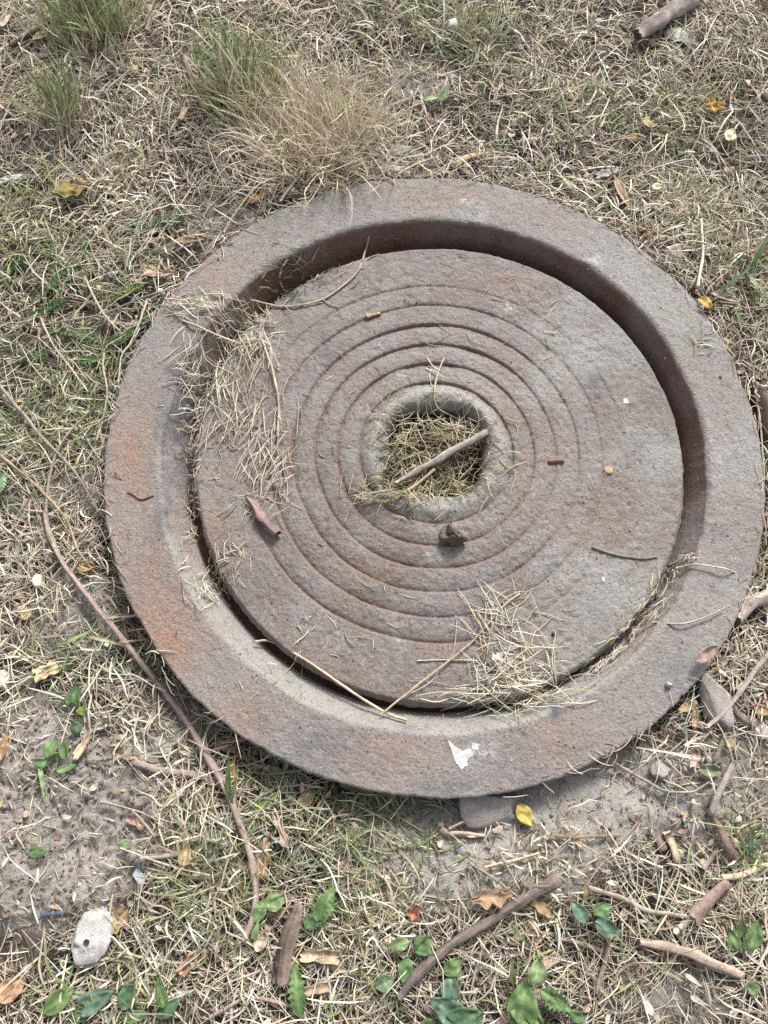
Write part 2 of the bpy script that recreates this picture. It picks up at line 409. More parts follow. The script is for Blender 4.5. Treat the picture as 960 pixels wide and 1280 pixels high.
shade_mask = np.clip(np.where((pr < .80 * R).ravel() & (zr < seat + .006), .95, shade_mask), 0, 1)  # seat in the gap coloured dark as well, painted shade
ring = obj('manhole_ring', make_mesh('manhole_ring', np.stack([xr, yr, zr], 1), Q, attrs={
    'worn_lit': np.clip(.55 * np.exp(-((np.hypot(xr, yr) / R - .838) / .008) ** 2) * sm(.4, .9, low_left) * (zr > RIM - .004), 0, 1), 'rust': blob_attr(xr, yr, RUST, RIM), 'dust': dust, 'rust_shade': shade_mask, 'paint': blob_attr(xr, yr, PAINT_LIT, RIM), 'slate': blob_attr(xr, yr, SLATE, RIM)}),  # bright line where light catches the inner edge is painted in
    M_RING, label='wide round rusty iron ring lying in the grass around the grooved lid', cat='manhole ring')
# lid
NTL = 760
t = np.linspace(0, 2 * np.pi, NTL, endpoint=False)
hr = hole_r(t)
edge = .757 * R + .0010 * vn(t * 12, 2.2) + .0008 * vn(t * 50, 5.1)
rows_r, rows_z = [], []
for z in (-.008, .002, LIDZ - .026): rows_r.append(hr + 0); rows_z.append(z + 0 * t)
cxg, cyg = LX + GDX, LY + GDY
def lid_row(s):      # s 0 at hole, 1 at edge; the hole is centred on the grooves, the edge on the lid
    hx = cxg + hr * np.cos(t) * 1.0005; hy = cyg + hr * np.sin(t) * 1.0005
    ex = LX + (edge - .001) * np.cos(t); ey = LY + (edge - .001) * np.sin(t)
    return hx * (1 - s) + ex * s, hy * (1 - s) + ey * s
lx, ly, lz = [], [], []
for z in (-.009, .000, LIDZ - .026):
    a, b_ = lid_row(0); lx.append(a); ly.append(b_); lz.append(z + 0 * t)
for s in np.concatenate([np.linspace(0, .06, 14)[:-1] ** 1.0, np.linspace(.06, 1, 250)]):
    a, b_ = lid_row(s); lx.append(a); ly.append(b_); lz.append(lid_top(a, b_))
for dz, dr in ((.0030, .0006), (.006, .001), (.012, .001), (.020, .0), (.0265, -.002)):
    lx.append(LX + (edge + dr) * np.cos(t)); ly.append(LY + (edge + dr) * np.sin(t)); lz.append(LIDZ - .0045 - dz + 0 * t)
lx, ly, lz = np.array(lx), np.array(ly), np.array(lz); K = len(lx)
i = np.arange(K - 1)[:, None] * NTL + np.arange(NTL)[None]; j = np.arange(K - 1)[:, None] * NTL + (np.arange(NTL)[None] + 1) % NTL
Q = np.stack([i, j, j + NTL, i + NTL], -1).reshape(-1, 4)
xl, yl, zl = lx.ravel(), ly.ravel(), lz.ravel()
rg = np.hypot(xl - cxg, yl - cyg) / R
LRUST = [(270, 640, 30, 50, .9), (380, 850, 70, 30, .5), (640, 350, 50, 15, .5), (620, 500, 60, 40, .3), (740, 660, 60, 40, .35), (470, 720, 60, 30, .3)]
LPAINT = [(637, 383, 10, 7, .55), (500, 808, 10, 15, .4), (757, 475, 10, 10, .3), (630, 325, 30, 8, .28), (668, 346, 28, 10, .28), (510, 520, 20, 14, .35), (540, 490, 26, 12, .28)]
LSLATE = [(215, 540, 22, 95, .8), (205, 640, 18, 60, .6), (228, 470, 30, 50, .7), (410, 440, 20, 16, .5), (745, 478, 14, 14, .6), (470, 740, 15, 8, .4), (560, 775, 20, 6, .4), (630, 330, 24, 10, .5), (800, 560, 12, 16, .3)]
lip = np.exp(-((rg - .20) / .035) ** 2)
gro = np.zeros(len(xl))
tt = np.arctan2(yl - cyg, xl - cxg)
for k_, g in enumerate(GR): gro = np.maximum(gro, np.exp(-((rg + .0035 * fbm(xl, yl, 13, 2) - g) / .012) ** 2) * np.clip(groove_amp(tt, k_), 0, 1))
right = sm(-.05, .22, (xl - LX) + .3 * (yl - LY))
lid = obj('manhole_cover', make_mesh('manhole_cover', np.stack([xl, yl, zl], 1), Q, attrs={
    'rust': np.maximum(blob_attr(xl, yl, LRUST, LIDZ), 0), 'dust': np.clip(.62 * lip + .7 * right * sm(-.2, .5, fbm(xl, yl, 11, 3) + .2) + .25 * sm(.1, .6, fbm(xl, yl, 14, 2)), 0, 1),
    'worn_lit': np.clip(.62 * np.exp(-((rg - .192) / .034) ** 2) * (1 - .8 * gro), 0, 1), 'rust_shade': np.clip(.45 * gro + .35 * (zl < LIDZ - .014), 0, 1), 'paint': blob_attr(xl, yl, LPAINT, LIDZ), 'slate': blob_attr(xl, yl, LSLATE, LIDZ)}),  # groove dirt, plus the hole wall's shade painted in dark rust
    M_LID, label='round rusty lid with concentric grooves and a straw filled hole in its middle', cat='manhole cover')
# flakes of old white paint: thin irregular chips lying on the iron
def flake(name, parent, pts, lift=.0007):
    P = []
    n = len(pts)
    for q in range(n):
        a, b_ = pts[q], pts[(q + 1) % n]
        for s in np.linspace(0, 1, 5)[:-1]:
            P.append((a[0] + (b_[0] - a[0]) * s + rng.normal(0, .7), a[1] + (b_[1] - a[1]) * s + rng.normal(0, .7)))
    W = np.array([on(a, b_, lift) for a, b_ in P]); c = W.mean(0); c[2] = float(surf(c[0], c[1])) + lift; m = len(W)
    V = np.concatenate([W, W - [0, 0, .0012], [c]])
    tri = [(q, (q + 1) % m, 2 * m) for q in range(m)]; qd = [(q, q + m, (q + 1) % m + m, (q + 1) % m) for q in range(m)]
    return obj(name, make_mesh(name, V, [np.array(tri), np.array(qd)], np.array((.52, .53, .53)), smooth=False), M_PAINT, parent)
flake('paint_chip', ring, [(559, 925), (567, 931), (578, 938), (588, 936), (592, 944), (584, 949), (585, 957), (577, 962), (571, 955)])
flake('paint_chip', ring, [(589, 928), (599, 930), (597, 939), (590, 936)])
flake('paint_chip', lid, [(780, 498), (785, 498), (786, 504), (779, 504)])
flake('paint_chip', lid, [(752, 721), (757, 721), (757, 727), (753, 727)])
# ------------------------------------------------------------------ grass, straw and litter on the ground (uncountable)
DRY = np.array([1.02, .985, .90]) * np.array([(.64, .58, .47), (.71, .675, .59), (.53, .465, .385), (.73, .72, .68), (.46, .42, .37), (.34, .265, .225), (.60, .58, .54), (.64, .57, .44)])
GRN = np.array([(.16, .24, .07), (.24, .32, .11), (.12, .20, .07), (.30, .36, .17), (.34, .36, .16), (.20, .27, .13)])
GG = np.array([(.22, .27, .19), (.28, .32, .24), (.17, .23, .15)])
def pick(pal, n, var=.16):
    c = pal[rng.integers(0, len(pal), n)]
    return np.clip(c * (1 + rng.normal(0, var, (n, 1))) * (1 + rng.normal(0, .05, (n, 3))), .02, .85)
def wmap(L):
    o = []
    for (a, b, c, d, s) in L:
        p = at(a, b, .01); q = at(a + c, b, .01); r_ = at(a, b - d, .01); o.append((p[0], p[1], abs(q[0] - p[0]), abs(r_[1] - p[1]), s))
    return o
GREENS = wmap([(130, 420, 90, 110, .55), (50, 340, 70, 110, .5), (60, 520, 90, 70, .6), (70, 460, 80, 60, .5), (480, 1055, 110, 45, .85), (340, 990, 60, 40, .45), (700, 1190, 110, 70, .25), (930, 1060, 50, 50, .4),
               (560, 30, 70, 50, .5), (470, 20, 50, 40, .3), (900, 300, 80, 120, .3), (780, 140, 150, 100, .28), (650, 140, 90, 60, .25), (120, 830, 90, 60, .4), (250, 1090, 60, 60, .45), (160, 1220, 110, 60, .35), (530, 1220, 110, 70, .3), (310, 100, 50, 60, .4), (440, 1180, 60, 50, .3), (30, 260, 50, 50, .4), (210, 560, 20, 60, .3)])
def green_p(x, y):
    m = np.zeros(len(x))
    for (a, b, c, d, s) in GREENS: m = np.maximum(m, s * np.exp(-((x - a) / c) ** 2 - ((y - b) / d) ** 2))
    return m
def sample_xy(n, bias=1.0):
    x = rng.uniform(-.78, .68, n * 3); y = rng.uniform(-.72, .90, n * 3)
    a = at(0, 640, 0); inview = (np.abs((x - CAM[0])) < .40 + .19 * (y + .62)) & (y > -.66) & (y < .82)
    pr_ = np.where(inview, 1.0, .35) * (1 - bias * np.clip(bare(x, y), 0, .96)) * (np.hypot(x, y) > R * .95)
    k = rng.random(n * 3) < pr_
    return x[k][:n], y[k][:n]
def lay(x, y, L, turn, lift, slope, K, arch=0.0, phi=None):
    n = len(x); phi = rng.uniform(0, 2 * np.pi, n) if phi is None else phi
    s = np.linspace(-.5, .5, K)[None]; a = phi[:, None] + turn[:, None] * (s + .35 * np.sin(s * 9 + rng.uniform(0, 6, (n, 1))))
    dx = np.cos(a); dy = np.sin(a); st = (L / (K - 1))[:, None]
    px = np.cumsum(dx * st, 1); py = np.cumsum(dy * st, 1); px += x[:, None] - px.mean(1, keepdims=True); py += y[:, None] - py.mean(1, keepdims=True)
    g = ground_h(px.ravel(), py.ravel()).reshape(n, K)
    z = np.maximum(g, .5 * g + .5 * g.mean(1, keepdims=True)) + lift[:, None] + slope[:, None] * L[:, None] * s + (arch * L)[:, None] * (1 - 4 * s * s) if np.ndim(arch) else np.maximum(g, .5 * g + .5 * g.mean(1, keepdims=True)) + lift[:, None] + slope[:, None] * L[:, None] * s
    return np.stack([px, py, z], -1)
def outside(P, rmin=R + .0015):
    r = np.hypot(P[..., 0], P[..., 1]); low = P[..., 2] < RIM - .024
    return np.all((r > rmin) | ((r > .955 * R) & low & (P[..., 2] < RIM - .026)), axis=1)
def taper(K, a=.55, b=.35):
    s = np.linspace(0, 1, K); return np.clip(np.minimum(a + s * 4, b + (1 - s) * 2.5), 0, 1)
def patchy(x, y): return .35 + .65 * sm(-.5, .5, fbm(x, y, 11, 3))

# matted thin straw
x, y = sample_xy(40000); k = rng.random(len(x)) < patchy(x, y); x, y = x[k], y[k]; n = len(x)
g = rng.random(n) < green_p(x, y) * .6
L = rng.lognormal(math.log(.031), .5, n).clip(.008, .11)
P = lay(x, y, L, rng.normal(0, .5, n), rng.random(n) ** 1.8 * .010, rng.normal(0, .10, n), 5, np.abs(rng.normal(0, .07, n)))
col = np.where(g[:, None], pick(GRN, n), pick(DRY, n)); sel = outside(P); P, col = P[sel], col[sel]; n = len(P)
V, Q, C = strand_mesh(P, rng.uniform(.00030, .00078, n)[:, None] * taper(5)[None], col, 3)
obj('dry_straw', make_mesh('dry_straw', V, Q, C), M_STRAW, kind='stuff', label='matted dry straw lying over the soil round the ring', cat='straw')
# short cut bits
x, y = sample_xy(24000, .45); n = len(x)
L = rng.uniform(.004, .016, n)
P = lay(x, y, L, rng.normal(0, .5, n), rng.random(n) * .006 + .0004, rng.normal(0, .15, n), 3)
col = pick(np.concatenate([DRY, DRY * .6, np.array([(.12, .08, .06), (.18, .12, .09), (.66, .62, .55)])]), n); sel = outside(P); P, col = P[sel], col[sel]; n = len(P)
V, Q, C = strand_mesh(P, rng.uniform(.0004, .0011, n)[:, None] * np.array([.5, 1, .4])[None], col, 3)
obj('plant_litter', make_mesh('plant_litter', V, Q, C), M_STRAW, kind='stuff', label='short broken bits of dead stems strewn over the soil', cat='plant litter')
# dead and living flat blades
x, y = sample_xy(11000); k = rng.random(len(x)) < patchy(x + 3, y); x, y = x[k], y[k]; n = len(x)
g = rng.random(n) < np.clip(green_p(x, y) * 1.3 + .05, 0, 1)
L = rng.lognormal(math.log(.034), .45, n).clip(.010, .09)
P = lay(x, y, L, rng.normal(0, .5, n), rng.random(n) ** 1.5 * .011 + .001, rng.normal(0, .22, n), 6, np.abs(rng.normal(0, .10, n)))
nearm = np.exp(-((y - at(480, 1055, 0)[1]) / .05) ** 2)[:, None]
gc = np.where(rng.random((n, 1)) < nearm * .7, pick(GG, n), pick(GRN, n))
col = np.where(g[:, None], gc, pick(DRY, n)); sel = outside(P); P, col, g = P[sel], col[sel], g[sel]; n = len(P)
wd = rng.uniform(.0005, .0012, n)[:, None] * np.array([.5, .9, 1, .85, .6, .12])[None]
for nm, s_, mt, lb in (('dead_grass', ~g, M_STRAW, 'bleached flat blades of dead grass scattered over the lawn'), ('green_grass', g, M_GRASS, 'low green blades of grass growing between the straw')):
    V, Q, C = strand_mesh(P[s_], wd[s_], col[s_], 2, roll=rng.normal(0, .6, int(s_.sum())))
    obj(nm, make_mesh(nm, V, Q, C), mt, kind='stuff', label=lb, cat='grass')
# broken bits of dead leaf
x, y = sample_xy(2200, .4); n = len(x); L = rng.uniform(.005, .014, n)
P = lay(x, y, L, rng.normal(0, .5, n), rng.random(n) * .007 + .001, rng.normal(0, .25, n), 5, rng.normal(0, .16, n))
col = pick(np.array([(.50, .38, .30), (.42, .30, .22), (.34, .22, .16), (.56, .46, .36), (.60, .54, .44), (.48, .34, .2)]), n); sel = outside(P); P, col = P[sel], col[sel]; n = len(P)
V, Q, C = strand_mesh(P, rng.uniform(.0012, .0034, n)[:, None] * np.array([.35, .9, 1, .8, .3])[None], col, 2, roll=rng.normal(0, .5, n))
obj('leaf_fragments', make_mesh('leaf_fragments', V, Q, C), M_LEAFD, kind='stuff', label='broken brown and pinkish bits of dead leaf among the straw', cat='leaf litter')
# crumbs of soil
x = rng.uniform(-.7, .6, 40000); y = rng.uniform(-.68, .8, 40000); k = (rng.random(40000) < (.25 + .75 * bare(x, y)) * (1 - .85 * mud_mask(x, y))) & (np.hypot(x, y) > R + .004)
x, y = x[k][:14000], y[k][:14000]; n = len(x); r_ = rng.lognormal(math.log(.0011), .65, n).clip(.0004, .0028)
d = rng.normal(0, 1, (n, 3)); d /= np.linalg.norm(d, axis=1, keepdims=True); c0 = np.stack([x, y, ground_h(x, y) + r_ * .4], 1)
P = c0[:, None] + d[:, None] * (r_[:, None] * np.array([-1., -.35, .4, 1])[None])[..., None]
col = pick(np.array([(.20, .17, .145), (.15, .125, .10), (.25, .22, .19), (.16, .135, .11), (.34, .31, .27)]), n)
V, Q, C = strand_mesh(P, r_[:, None] * np.array([.25, .95, .8, .2])[None] * rng.uniform(.7, 1.2, (n, 4)), col, 5)
obj('soil_crumbs', make_mesh('soil_crumbs', V, Q, C, smooth=False), M_CRUMB, kind='stuff', label='loose grey crumbs of dry soil lying on the ground', cat='soil crumbs')
# grit and dust specks on the iron
n = 700; a = rng.uniform(0, 6.283, n); rr = R * np.sqrt(rng.random(n)) * .985; x, y = rr * np.cos(a), rr * np.sin(a)
r_ = rng.lognormal(math.log(.0006), .4, n).clip(.0003, .0018); d = rng.normal(0, 1, (n, 3)); d /= np.linalg.norm(d, axis=1, keepdims=True)
P = (np.stack([x, y, surf(x, y) + r_ * .5], 1))[:, None] + d[:, None] * (r_[:, None] * np.array([-1., 0, 1])[None])[..., None]
V, Q, C = strand_mesh(P, r_[:, None] * np.array([.3, .9, .3])[None], pick(np.array([(.3, .26, .22), (.5, .46, .4), (.15, .11, .09), (.62, .58, .52)]), n), 4)
obj('grit', make_mesh('grit', V, Q, C, smooth=False), M_CRUMB, kind='stuff', label='fine grit sprinkled over the rusty iron', cat='grit')

# straw that has crept over the outer edge of the ring
n = 260; a = rng.choice([1.0, 1.6, 2.3, 2.9, 3.4, .4, -.2, -.9], n) + rng.normal(0, .3, n); rr = R * rng.normal(1.004, .014, n); x, y = rr * np.cos(a), rr * np.sin(a)
L = rng.uniform(.008, .034, n); ph = a + rng.choice([-1, 1], n) * rng.uniform(.5, 1.5, n); s_ = np.linspace(-.5, .5, 6)[None]; aa = ph[:, None] + rng.normal(0, .5, (n, 1)) * s_
X_ = x[:, None] + L[:, None] * s_ * np.cos(aa); Y_ = y[:, None] + L[:, None] * s_ * np.sin(aa)
Z_ = np.where(np.hypot(X_, Y_) < R + .002, RIM + .0012, RIM + .0010 - (np.hypot(X_, Y_) - R - .002) * .5)
Z_ = np.maximum(Z_, surf(X_.ravel(), Y_.ravel()).reshape(n, 6) + .0006) + rng.uniform(0, .0015, (n, 1))
V, Q, C = strand_mesh(np.stack([X_, Y_, Z_], -1), rng.uniform(.00035, .0007, n)[:, None] * taper(6)[None], pick(DRY, n), 3)
obj('rim_straw', make_mesh('rim_straw', V, Q, C), M_STRAW, kind='stuff', label='loose straw that has crept over the edge of the ring', cat='straw')

# ------------------------------------------------------------------ tufts of grass, one object each
def tuft(px, py, rad, n, L, lean, spread, green, label, droop=.55, pal=None, wmm=1.35, dark=1.0, el=(.5, 1.35), name='grass_tuft', cat='grass tuft'):
    s = scale_at(px, py); c = on(px, py); rad *= s; L *= .001
    rc = math.hypot(c[0], c[1])
    if rc < R + .022: c[:2] *= (R + .022) / rc
    c[2] = ground_h(c[0], c[1])
    q = rng.normal(0, .5, (n, 2)) * rad; bx, by = c[0] + q[:, 0], c[1] + q[:, 1]
    out = np.hypot(bx, by) > R + .004; bx, by, q = bx[out], by[out], q[out]; n = len(bx)
    ph = np.where(rng.random(n) < .65, math.radians(lean) + rng.normal(0, spread, n), np.arctan2(q[:, 1], q[:, 0]) + rng.normal(0, .5, n))
    e = rng.uniform(el[0], el[1], n); Ln = L * rng.uniform(.45, 1.15, n); K = 7; tt_ = np.linspace(0, 1, K)[None]
    tw = rng.normal(0, .7, n)[:, None] * tt_
    h = (Ln * np.cos(e))[:, None] * tt_ + (droop * Ln * rng.uniform(.2, 1, n) * .5)[:, None] * tt_ ** 2
    z = (Ln * np.sin(e))[:, None] * tt_ - (droop * Ln * rng.uniform(.3, 1.3, n))[:, None] * tt_ ** 2
    X_ = bx[:, None] + h * np.cos(ph[:, None] + tw); Y_ = by[:, None] + h * np.sin(ph[:, None] + tw)
    ra = np.hypot(X_, Y_); up = (ground_h(bx, by)[:, None] + z) > RIM + .003
    f = np.where((ra < R + .002) & ~up, (R + .002) / ra, 1.0); X_, Y_ = X_ * f, Y_ * f
    Z_ = np.maximum(ground_h(bx, by)[:, None] + z, ground_h(X_.ravel(), Y_.ravel()).reshape(n, K) + .0012) - .001
    P = np.stack([X_, Y_, Z_], -1); r3 = np.hypot(X_, Y_); ok = np.all((r3 > R + .001) | (Z_ > RIM + .0015), axis=1)
    g = rng.random(n) < green
    tip = np.where(g[:, None], pick(GRN, n), pick(DRY if pal is None else pal, n)) * dark; base = pick(DRY[[0, 2, 4, 7]], n) * .9 * dark
    f = np.clip(tt_[0] * 1.8 - .25, 0, 1)[None, :, None]; C = base[:, None] * (1 - f) + tip[:, None] * f
    P, C = P[ok], C[ok]; n = len(P)
    V, Q, C = strand_mesh(P, (rng.uniform(.5, 1.1, n) * wmm * .001)[:, None] * np.array([.7, .9, 1, .95, .8, .55, .12])[None], C, 2, roll=rng.normal(0, .7, n))
    me = make_mesh(name, V, Q, C); rebase(me, c); o = obj(name, me, M_GRASS if green > .3 else M_STRAW, label=label, cat=cat, group='tufts of grass around the ring'); o.location = c
tuft(122, 38, 56, 520, 95, 95, .5, .75, 'thick green topped grass tuft with tan base at the top edge', wmm=1.5, el=(.95, 1.45), droop=.18)
tuft(82, 150, 26, 170, 85, 92, .3, .7, 'slim upright green tuft below the thick green tuft', el=(.95, 1.4), droop=.15, wmm=1.3)
tuft(150, 222, 46, 420, 44, 90, 1.4, .15, 'rounded pale straw coloured tuft beside the tan leaf litter')
tuft(205, 145, 48, 230, 28, 60, 1.4, .08, 'low bleached tuft next to the forked twig with a bud')
tuft(305, 125, 46, 420, 105, 95, .6, .7, 'yellow green tuft between the forked twig and the big straw tuft', droop=.22, el=(.9, 1.45))
tuft(400, 190, 84, 1350, 118, 110, 1.3, .04, 'largest straw tuft of tangled blond stems behind the ring', droop=.35, wmm=.68, el=(.8, 1.5), pal=np.array([(.70, .61, .45), (.74, .68, .54), (.62, .52, .38), (.66, .55, .42)]))
tuft(352, 195, 45, 200, 75, 230, .8, .04, 'blond stems bent down towards the ring from the big straw tuft', droop=.7, wmm=1.15)
tuft(470, 25, 45, 260, 50, 90, 1.0, .25, 'brownish tuft at the top edge above the big straw tuft', dark=.7)
tuft(590, 45, 48, 220, 66, 85, 1.0, .55, 'thin green and tan tuft near the pale stone at the top edge', dark=.9)
tuft(18, 290, 42, 170, 50, 100, 1.0, .7, 'small green tuft at the edge of the picture above the feathery fronds')
tuft(35, 545, 60, 220, 40, 60, 1.3, .6, 'yellow green tuft crossed by thin stems beside the ring')
tuft(115, 520, 45, 150, 36, 40, 1.3, .6, 'green tuft under the crossing stems close to the rim')
tuft(45, 660, 48, 160, 34, 70, 1.3, .3, 'golden dry tuft left of the forked long branch')
tuft(260, 1085, 58, 260, 44, 95, .9, .5, 'olive tuft growing beside the lower end of the long branch')
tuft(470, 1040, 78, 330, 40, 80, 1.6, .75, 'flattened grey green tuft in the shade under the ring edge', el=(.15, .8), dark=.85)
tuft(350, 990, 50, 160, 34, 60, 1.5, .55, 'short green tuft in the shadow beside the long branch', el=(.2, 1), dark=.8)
tuft(170, 1215, 80, 260, 42, 70, 1.3, .3, 'tangled straw tuft beside the white stone')
tuft(680, 1072, 34, 120, 26, 80, 1.4, .1, 'small dry tuft at the end of the thick dark stick')
tuft(900, 1115, 48, 170, 40, 20, .9, .3, 'pale tuft of combed straw beside the brown bark strip', el=(.2, .8))
tuft(935, 1060, 32, 110, 38, 80, 1.0, .75, 'green tuft above the seedling near the pale split sticks')
tuft(930, 340, 48, 190, 48, 60, 1.0, .45, 'loose green tuft beside the rim near the yellow leaf')
tuft(830, 130, 60, 230, 34, 60, 1.4, .4, 'low mixed tuft behind the orange maple coloured leaf')
tuft(700, 130, 60, 230, 34, 100, 1.4, .3, 'flat mixed tuft in the lawn behind the ring')
tuft(860, 265, 60, 300, 36, 60, 1.6, .12, 'pale tuft of curled straw in front of the small leaf by the rim', el=(.2, .9))
tuft(330, 1190, 45, 150, 34, 70, 1.4, .2, 'straw tuft around the upright bark stick')
tuft(470, 1160, 58, 220, 34, 80, 1.5, .3, 'pale wiry tuft left of the thick dark stick')
tuft(640, 1150, 58, 210, 34, 70, 1.5, .25, 'thin wiry tuft in front of the thick dark stick')
tuft(905, 700, 36, 130, 36, 60, 1.4, .1, 'straw tuft tucked against the rim above the broken branch')
tuft(920, 830, 40, 150, 34, 60, 1.4, .1, 'matted straw tuft between the grey slab and the broken branch')

# ------------------------------------------------------------------ clumps of straw on the iron, one object each
def clump(label, items, name='straw_clump', cat='straw clump', grp='dry straw lying on the iron', pal=DRY, clipgap=False):
    Ps, Cs, Rs = [], [], []
    for (px, py, sx, sy, n, l0, l1, dm, ds, hm) in items:
        s = scale_at(px, py); c = at(px, py, LIDZ)
        x = c[0] + rng.normal(0, .5, n) * sx * s; y = c[1] + rng.normal(0, .5, n) * sy * s * 1.08
        L = rng.uniform(l0, l1, n) * .001; K = 7; ss = np.linspace(-.5, .5, K)[None]
        ph = math.radians(dm) + rng.normal(0, math.radians(ds), n)
        a = ph[:, None] + rng.normal(0, .6, n)[:, None] * ss + .12 * np.sin(ss * 8 + rng.uniform(0, 6, (n, 1)))
        st = (L / (K - 1))[:, None]; px_ = np.cumsum(np.cos(a) * st, 1); py_ = np.cumsum(np.sin(a) * st, 1)
        px_ += x[:, None] - px_.mean(1, keepdims=True); py_ += y[:, None] - py_.mean(1, keepdims=True)
        g = surf(px_.ravel(), py_.ravel()).reshape(n, K)
        dcen = np.exp(-((x - c[0]) / (sx * s)) ** 2 - ((y - c[1]) / (sy * s)) ** 2)
        base = np.maximum(g, .35 * g + .65 * g.mean(1, keepdims=True))
        z = base + .0006 + (rng.random(n) * hm * .001 * (.3 + .7 * dcen))[:, None] + (np.abs(rng.normal(0, .05, n)) * L)[:, None] * (1 - 4 * ss * ss)
        z += (rng.normal(0, .06, n) * L)[:, None] * ss
        z = np.maximum(z, g + .0004)
        Ps.append(np.stack([px_, py_, z], -1)); Cs.append(pick(pal, n, .13)); Rs.append(rng.uniform(.00036, .00075, n))
    P = np.concatenate(Ps); C = np.concatenate(Cs); r_ = np.concatenate(Rs)
    V, Q, C = strand_mesh(P, r_[:, None] * taper(7)[None], C, 3)
    c = P.reshape(-1, 3).mean(0); c[2] = P[..., 2].min(); me = make_mesh(name, V, Q, C); rebase(me, c)
    o = obj(name, me, M_STRAW, label=label, cat=cat, group=grp, kind='stuff' if label.startswith(('few', 'sparse')) else None); o.location = c
PALE = DRY[[0, 1, 3, 6, 7]]
clump('thick clump of blond straw on the lid\'s lower edge holding a pale leaf', [(632, 832, 64, 46, 80, 20, 65, -35, 45, 12), (640, 845, 56, 40, 70, 15, 40, 20, 80, 14), (610, 770, 28, 45, 30, 25, 60, 115, 25, 7), (660, 865, 60, 22, 70, 25, 60, 0, 20, 12), (600, 868, 70, 14, 30, 25, 60, 10, 18, 8), (650, 765, 40, 30, 20, 20, 45, 50, 40, 5)], pal=PALE)
clump('long loose clump of grey straw on the lid beside the reddish bark piece', [(290, 500, 46, 80, 90, 20, 75, 80, 28, 8), (332, 560, 34, 75, 70, 20, 60, 80, 25, 8), (315, 440, 40, 40, 34, 30, 80, 75, 30, 10), (300, 520, 60, 60, 110, 5, 16, 0, 90, 2.5), (340, 600, 30, 30, 40, 15, 40, 60, 50, 8), (325, 640, 40, 18, 18, 15, 35, 40, 40, 5)], pal=DRY)
clump('dense blond straw wedge stuck in the gap beside the grey straw clump', [(255, 470, 32, 50, 85, 15, 45, 65, 30, 9), (245, 490, 24, 30, 34, 10, 30, 40, 60, 8)], pal=PALE)
clump('small straw clump caught on the rim where the wall turns dark', [(245, 393, 40, 18, 70, 10, 40, -15, 35, 9), (310, 400, 40, 20, 60, 15, 45, -20, 40, 10), (312, 430, 28, 24, 60, 12, 35, 80, 50, 12)], pal=PALE)
clump('brown straw and rootlets filling the hole in the middle of the lid', [(540, 568, 75, 62, 330, 10, 40, 30, 80, 14), (500, 570, 30, 60, 90, 10, 35, 60, 60, 14), (560, 545, 60, 25, 80, 15, 45, -10, 50, 16), (545, 605, 75, 22, 110, 10, 30, 5, 50, 12), (490, 620, 40, 16, 50, 12, 40, 10, 50, 16)], pal=np.concatenate([DRY[[0, 1, 2, 7]] * np.array([.92, .88, .76]), GRN[3:5] * .8, DRY[[0, 4]] * .5]))
clump('wiry blond stems springing over the back lip of the lid hole', [(585, 530, 24, 22, 24, 20, 40, 110, 35, 20), (520, 525, 50, 14, 18, 20, 50, -15, 30, 16), (470, 620, 30, 8, 12, 20, 60, 5, 15, 16)], pal=PALE)
clump('short broken straw bits packed in the gap below the blond wedge', [(241, 600, 8, 90, 140, 5, 18, 80, 50, 8), (240, 540, 12, 40, 60, 5, 16, 60, 70, 10), (262, 730, 22, 30, 60, 8, 25, 125, 40, 8), (290, 700, 30, 26, 40, 10, 30, 80, 40, 6)], pal=DRY)
clump('rope of matted straw filling the gap along the lid\'s far lower edge', [(744, 829, 12, 9, 22, 10, 30, 36, 16, 3), (767, 808, 13, 11, 32, 10, 30, 44, 14, 4), (789, 786, 13, 12, 36, 10, 28, 46, 16, 5), (807, 764, 12, 14, 34, 10, 26, 54, 16, 5), (823, 742, 10, 15, 30, 8, 24, 60, 18, 5), (838, 716, 10, 12, 24, 6, 20, 62, 25, 5), (855, 700, 13, 8, 34, 4, 12, 40, 60, 6)], pal=DRY)
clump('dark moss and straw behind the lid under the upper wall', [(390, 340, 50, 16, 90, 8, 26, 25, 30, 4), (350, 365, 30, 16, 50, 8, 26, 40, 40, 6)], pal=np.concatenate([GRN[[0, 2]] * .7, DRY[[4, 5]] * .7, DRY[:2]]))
clump('few thin straws scattered on the rim under the yellow leaf', [(872, 440, 30, 14, 14, 8, 26, 30, 50, 2)], pal=DRY * .9)
clump('sparse straw flecks scattered over the lid between its lower grooves', [(400, 790, 90, 50, 22, 8, 26, 80, 40, 1), (420, 560, 60, 120, 16, 6, 18, 60, 80, 1), (640, 400, 120, 70, 16, 8, 22, 20, 80, 1), (560, 440, 40, 40, 6, 20, 40, 20, 60, 1), (345, 850, 60, 30, 8, 6, 20, 90, 60, 1)], pal=DRY)

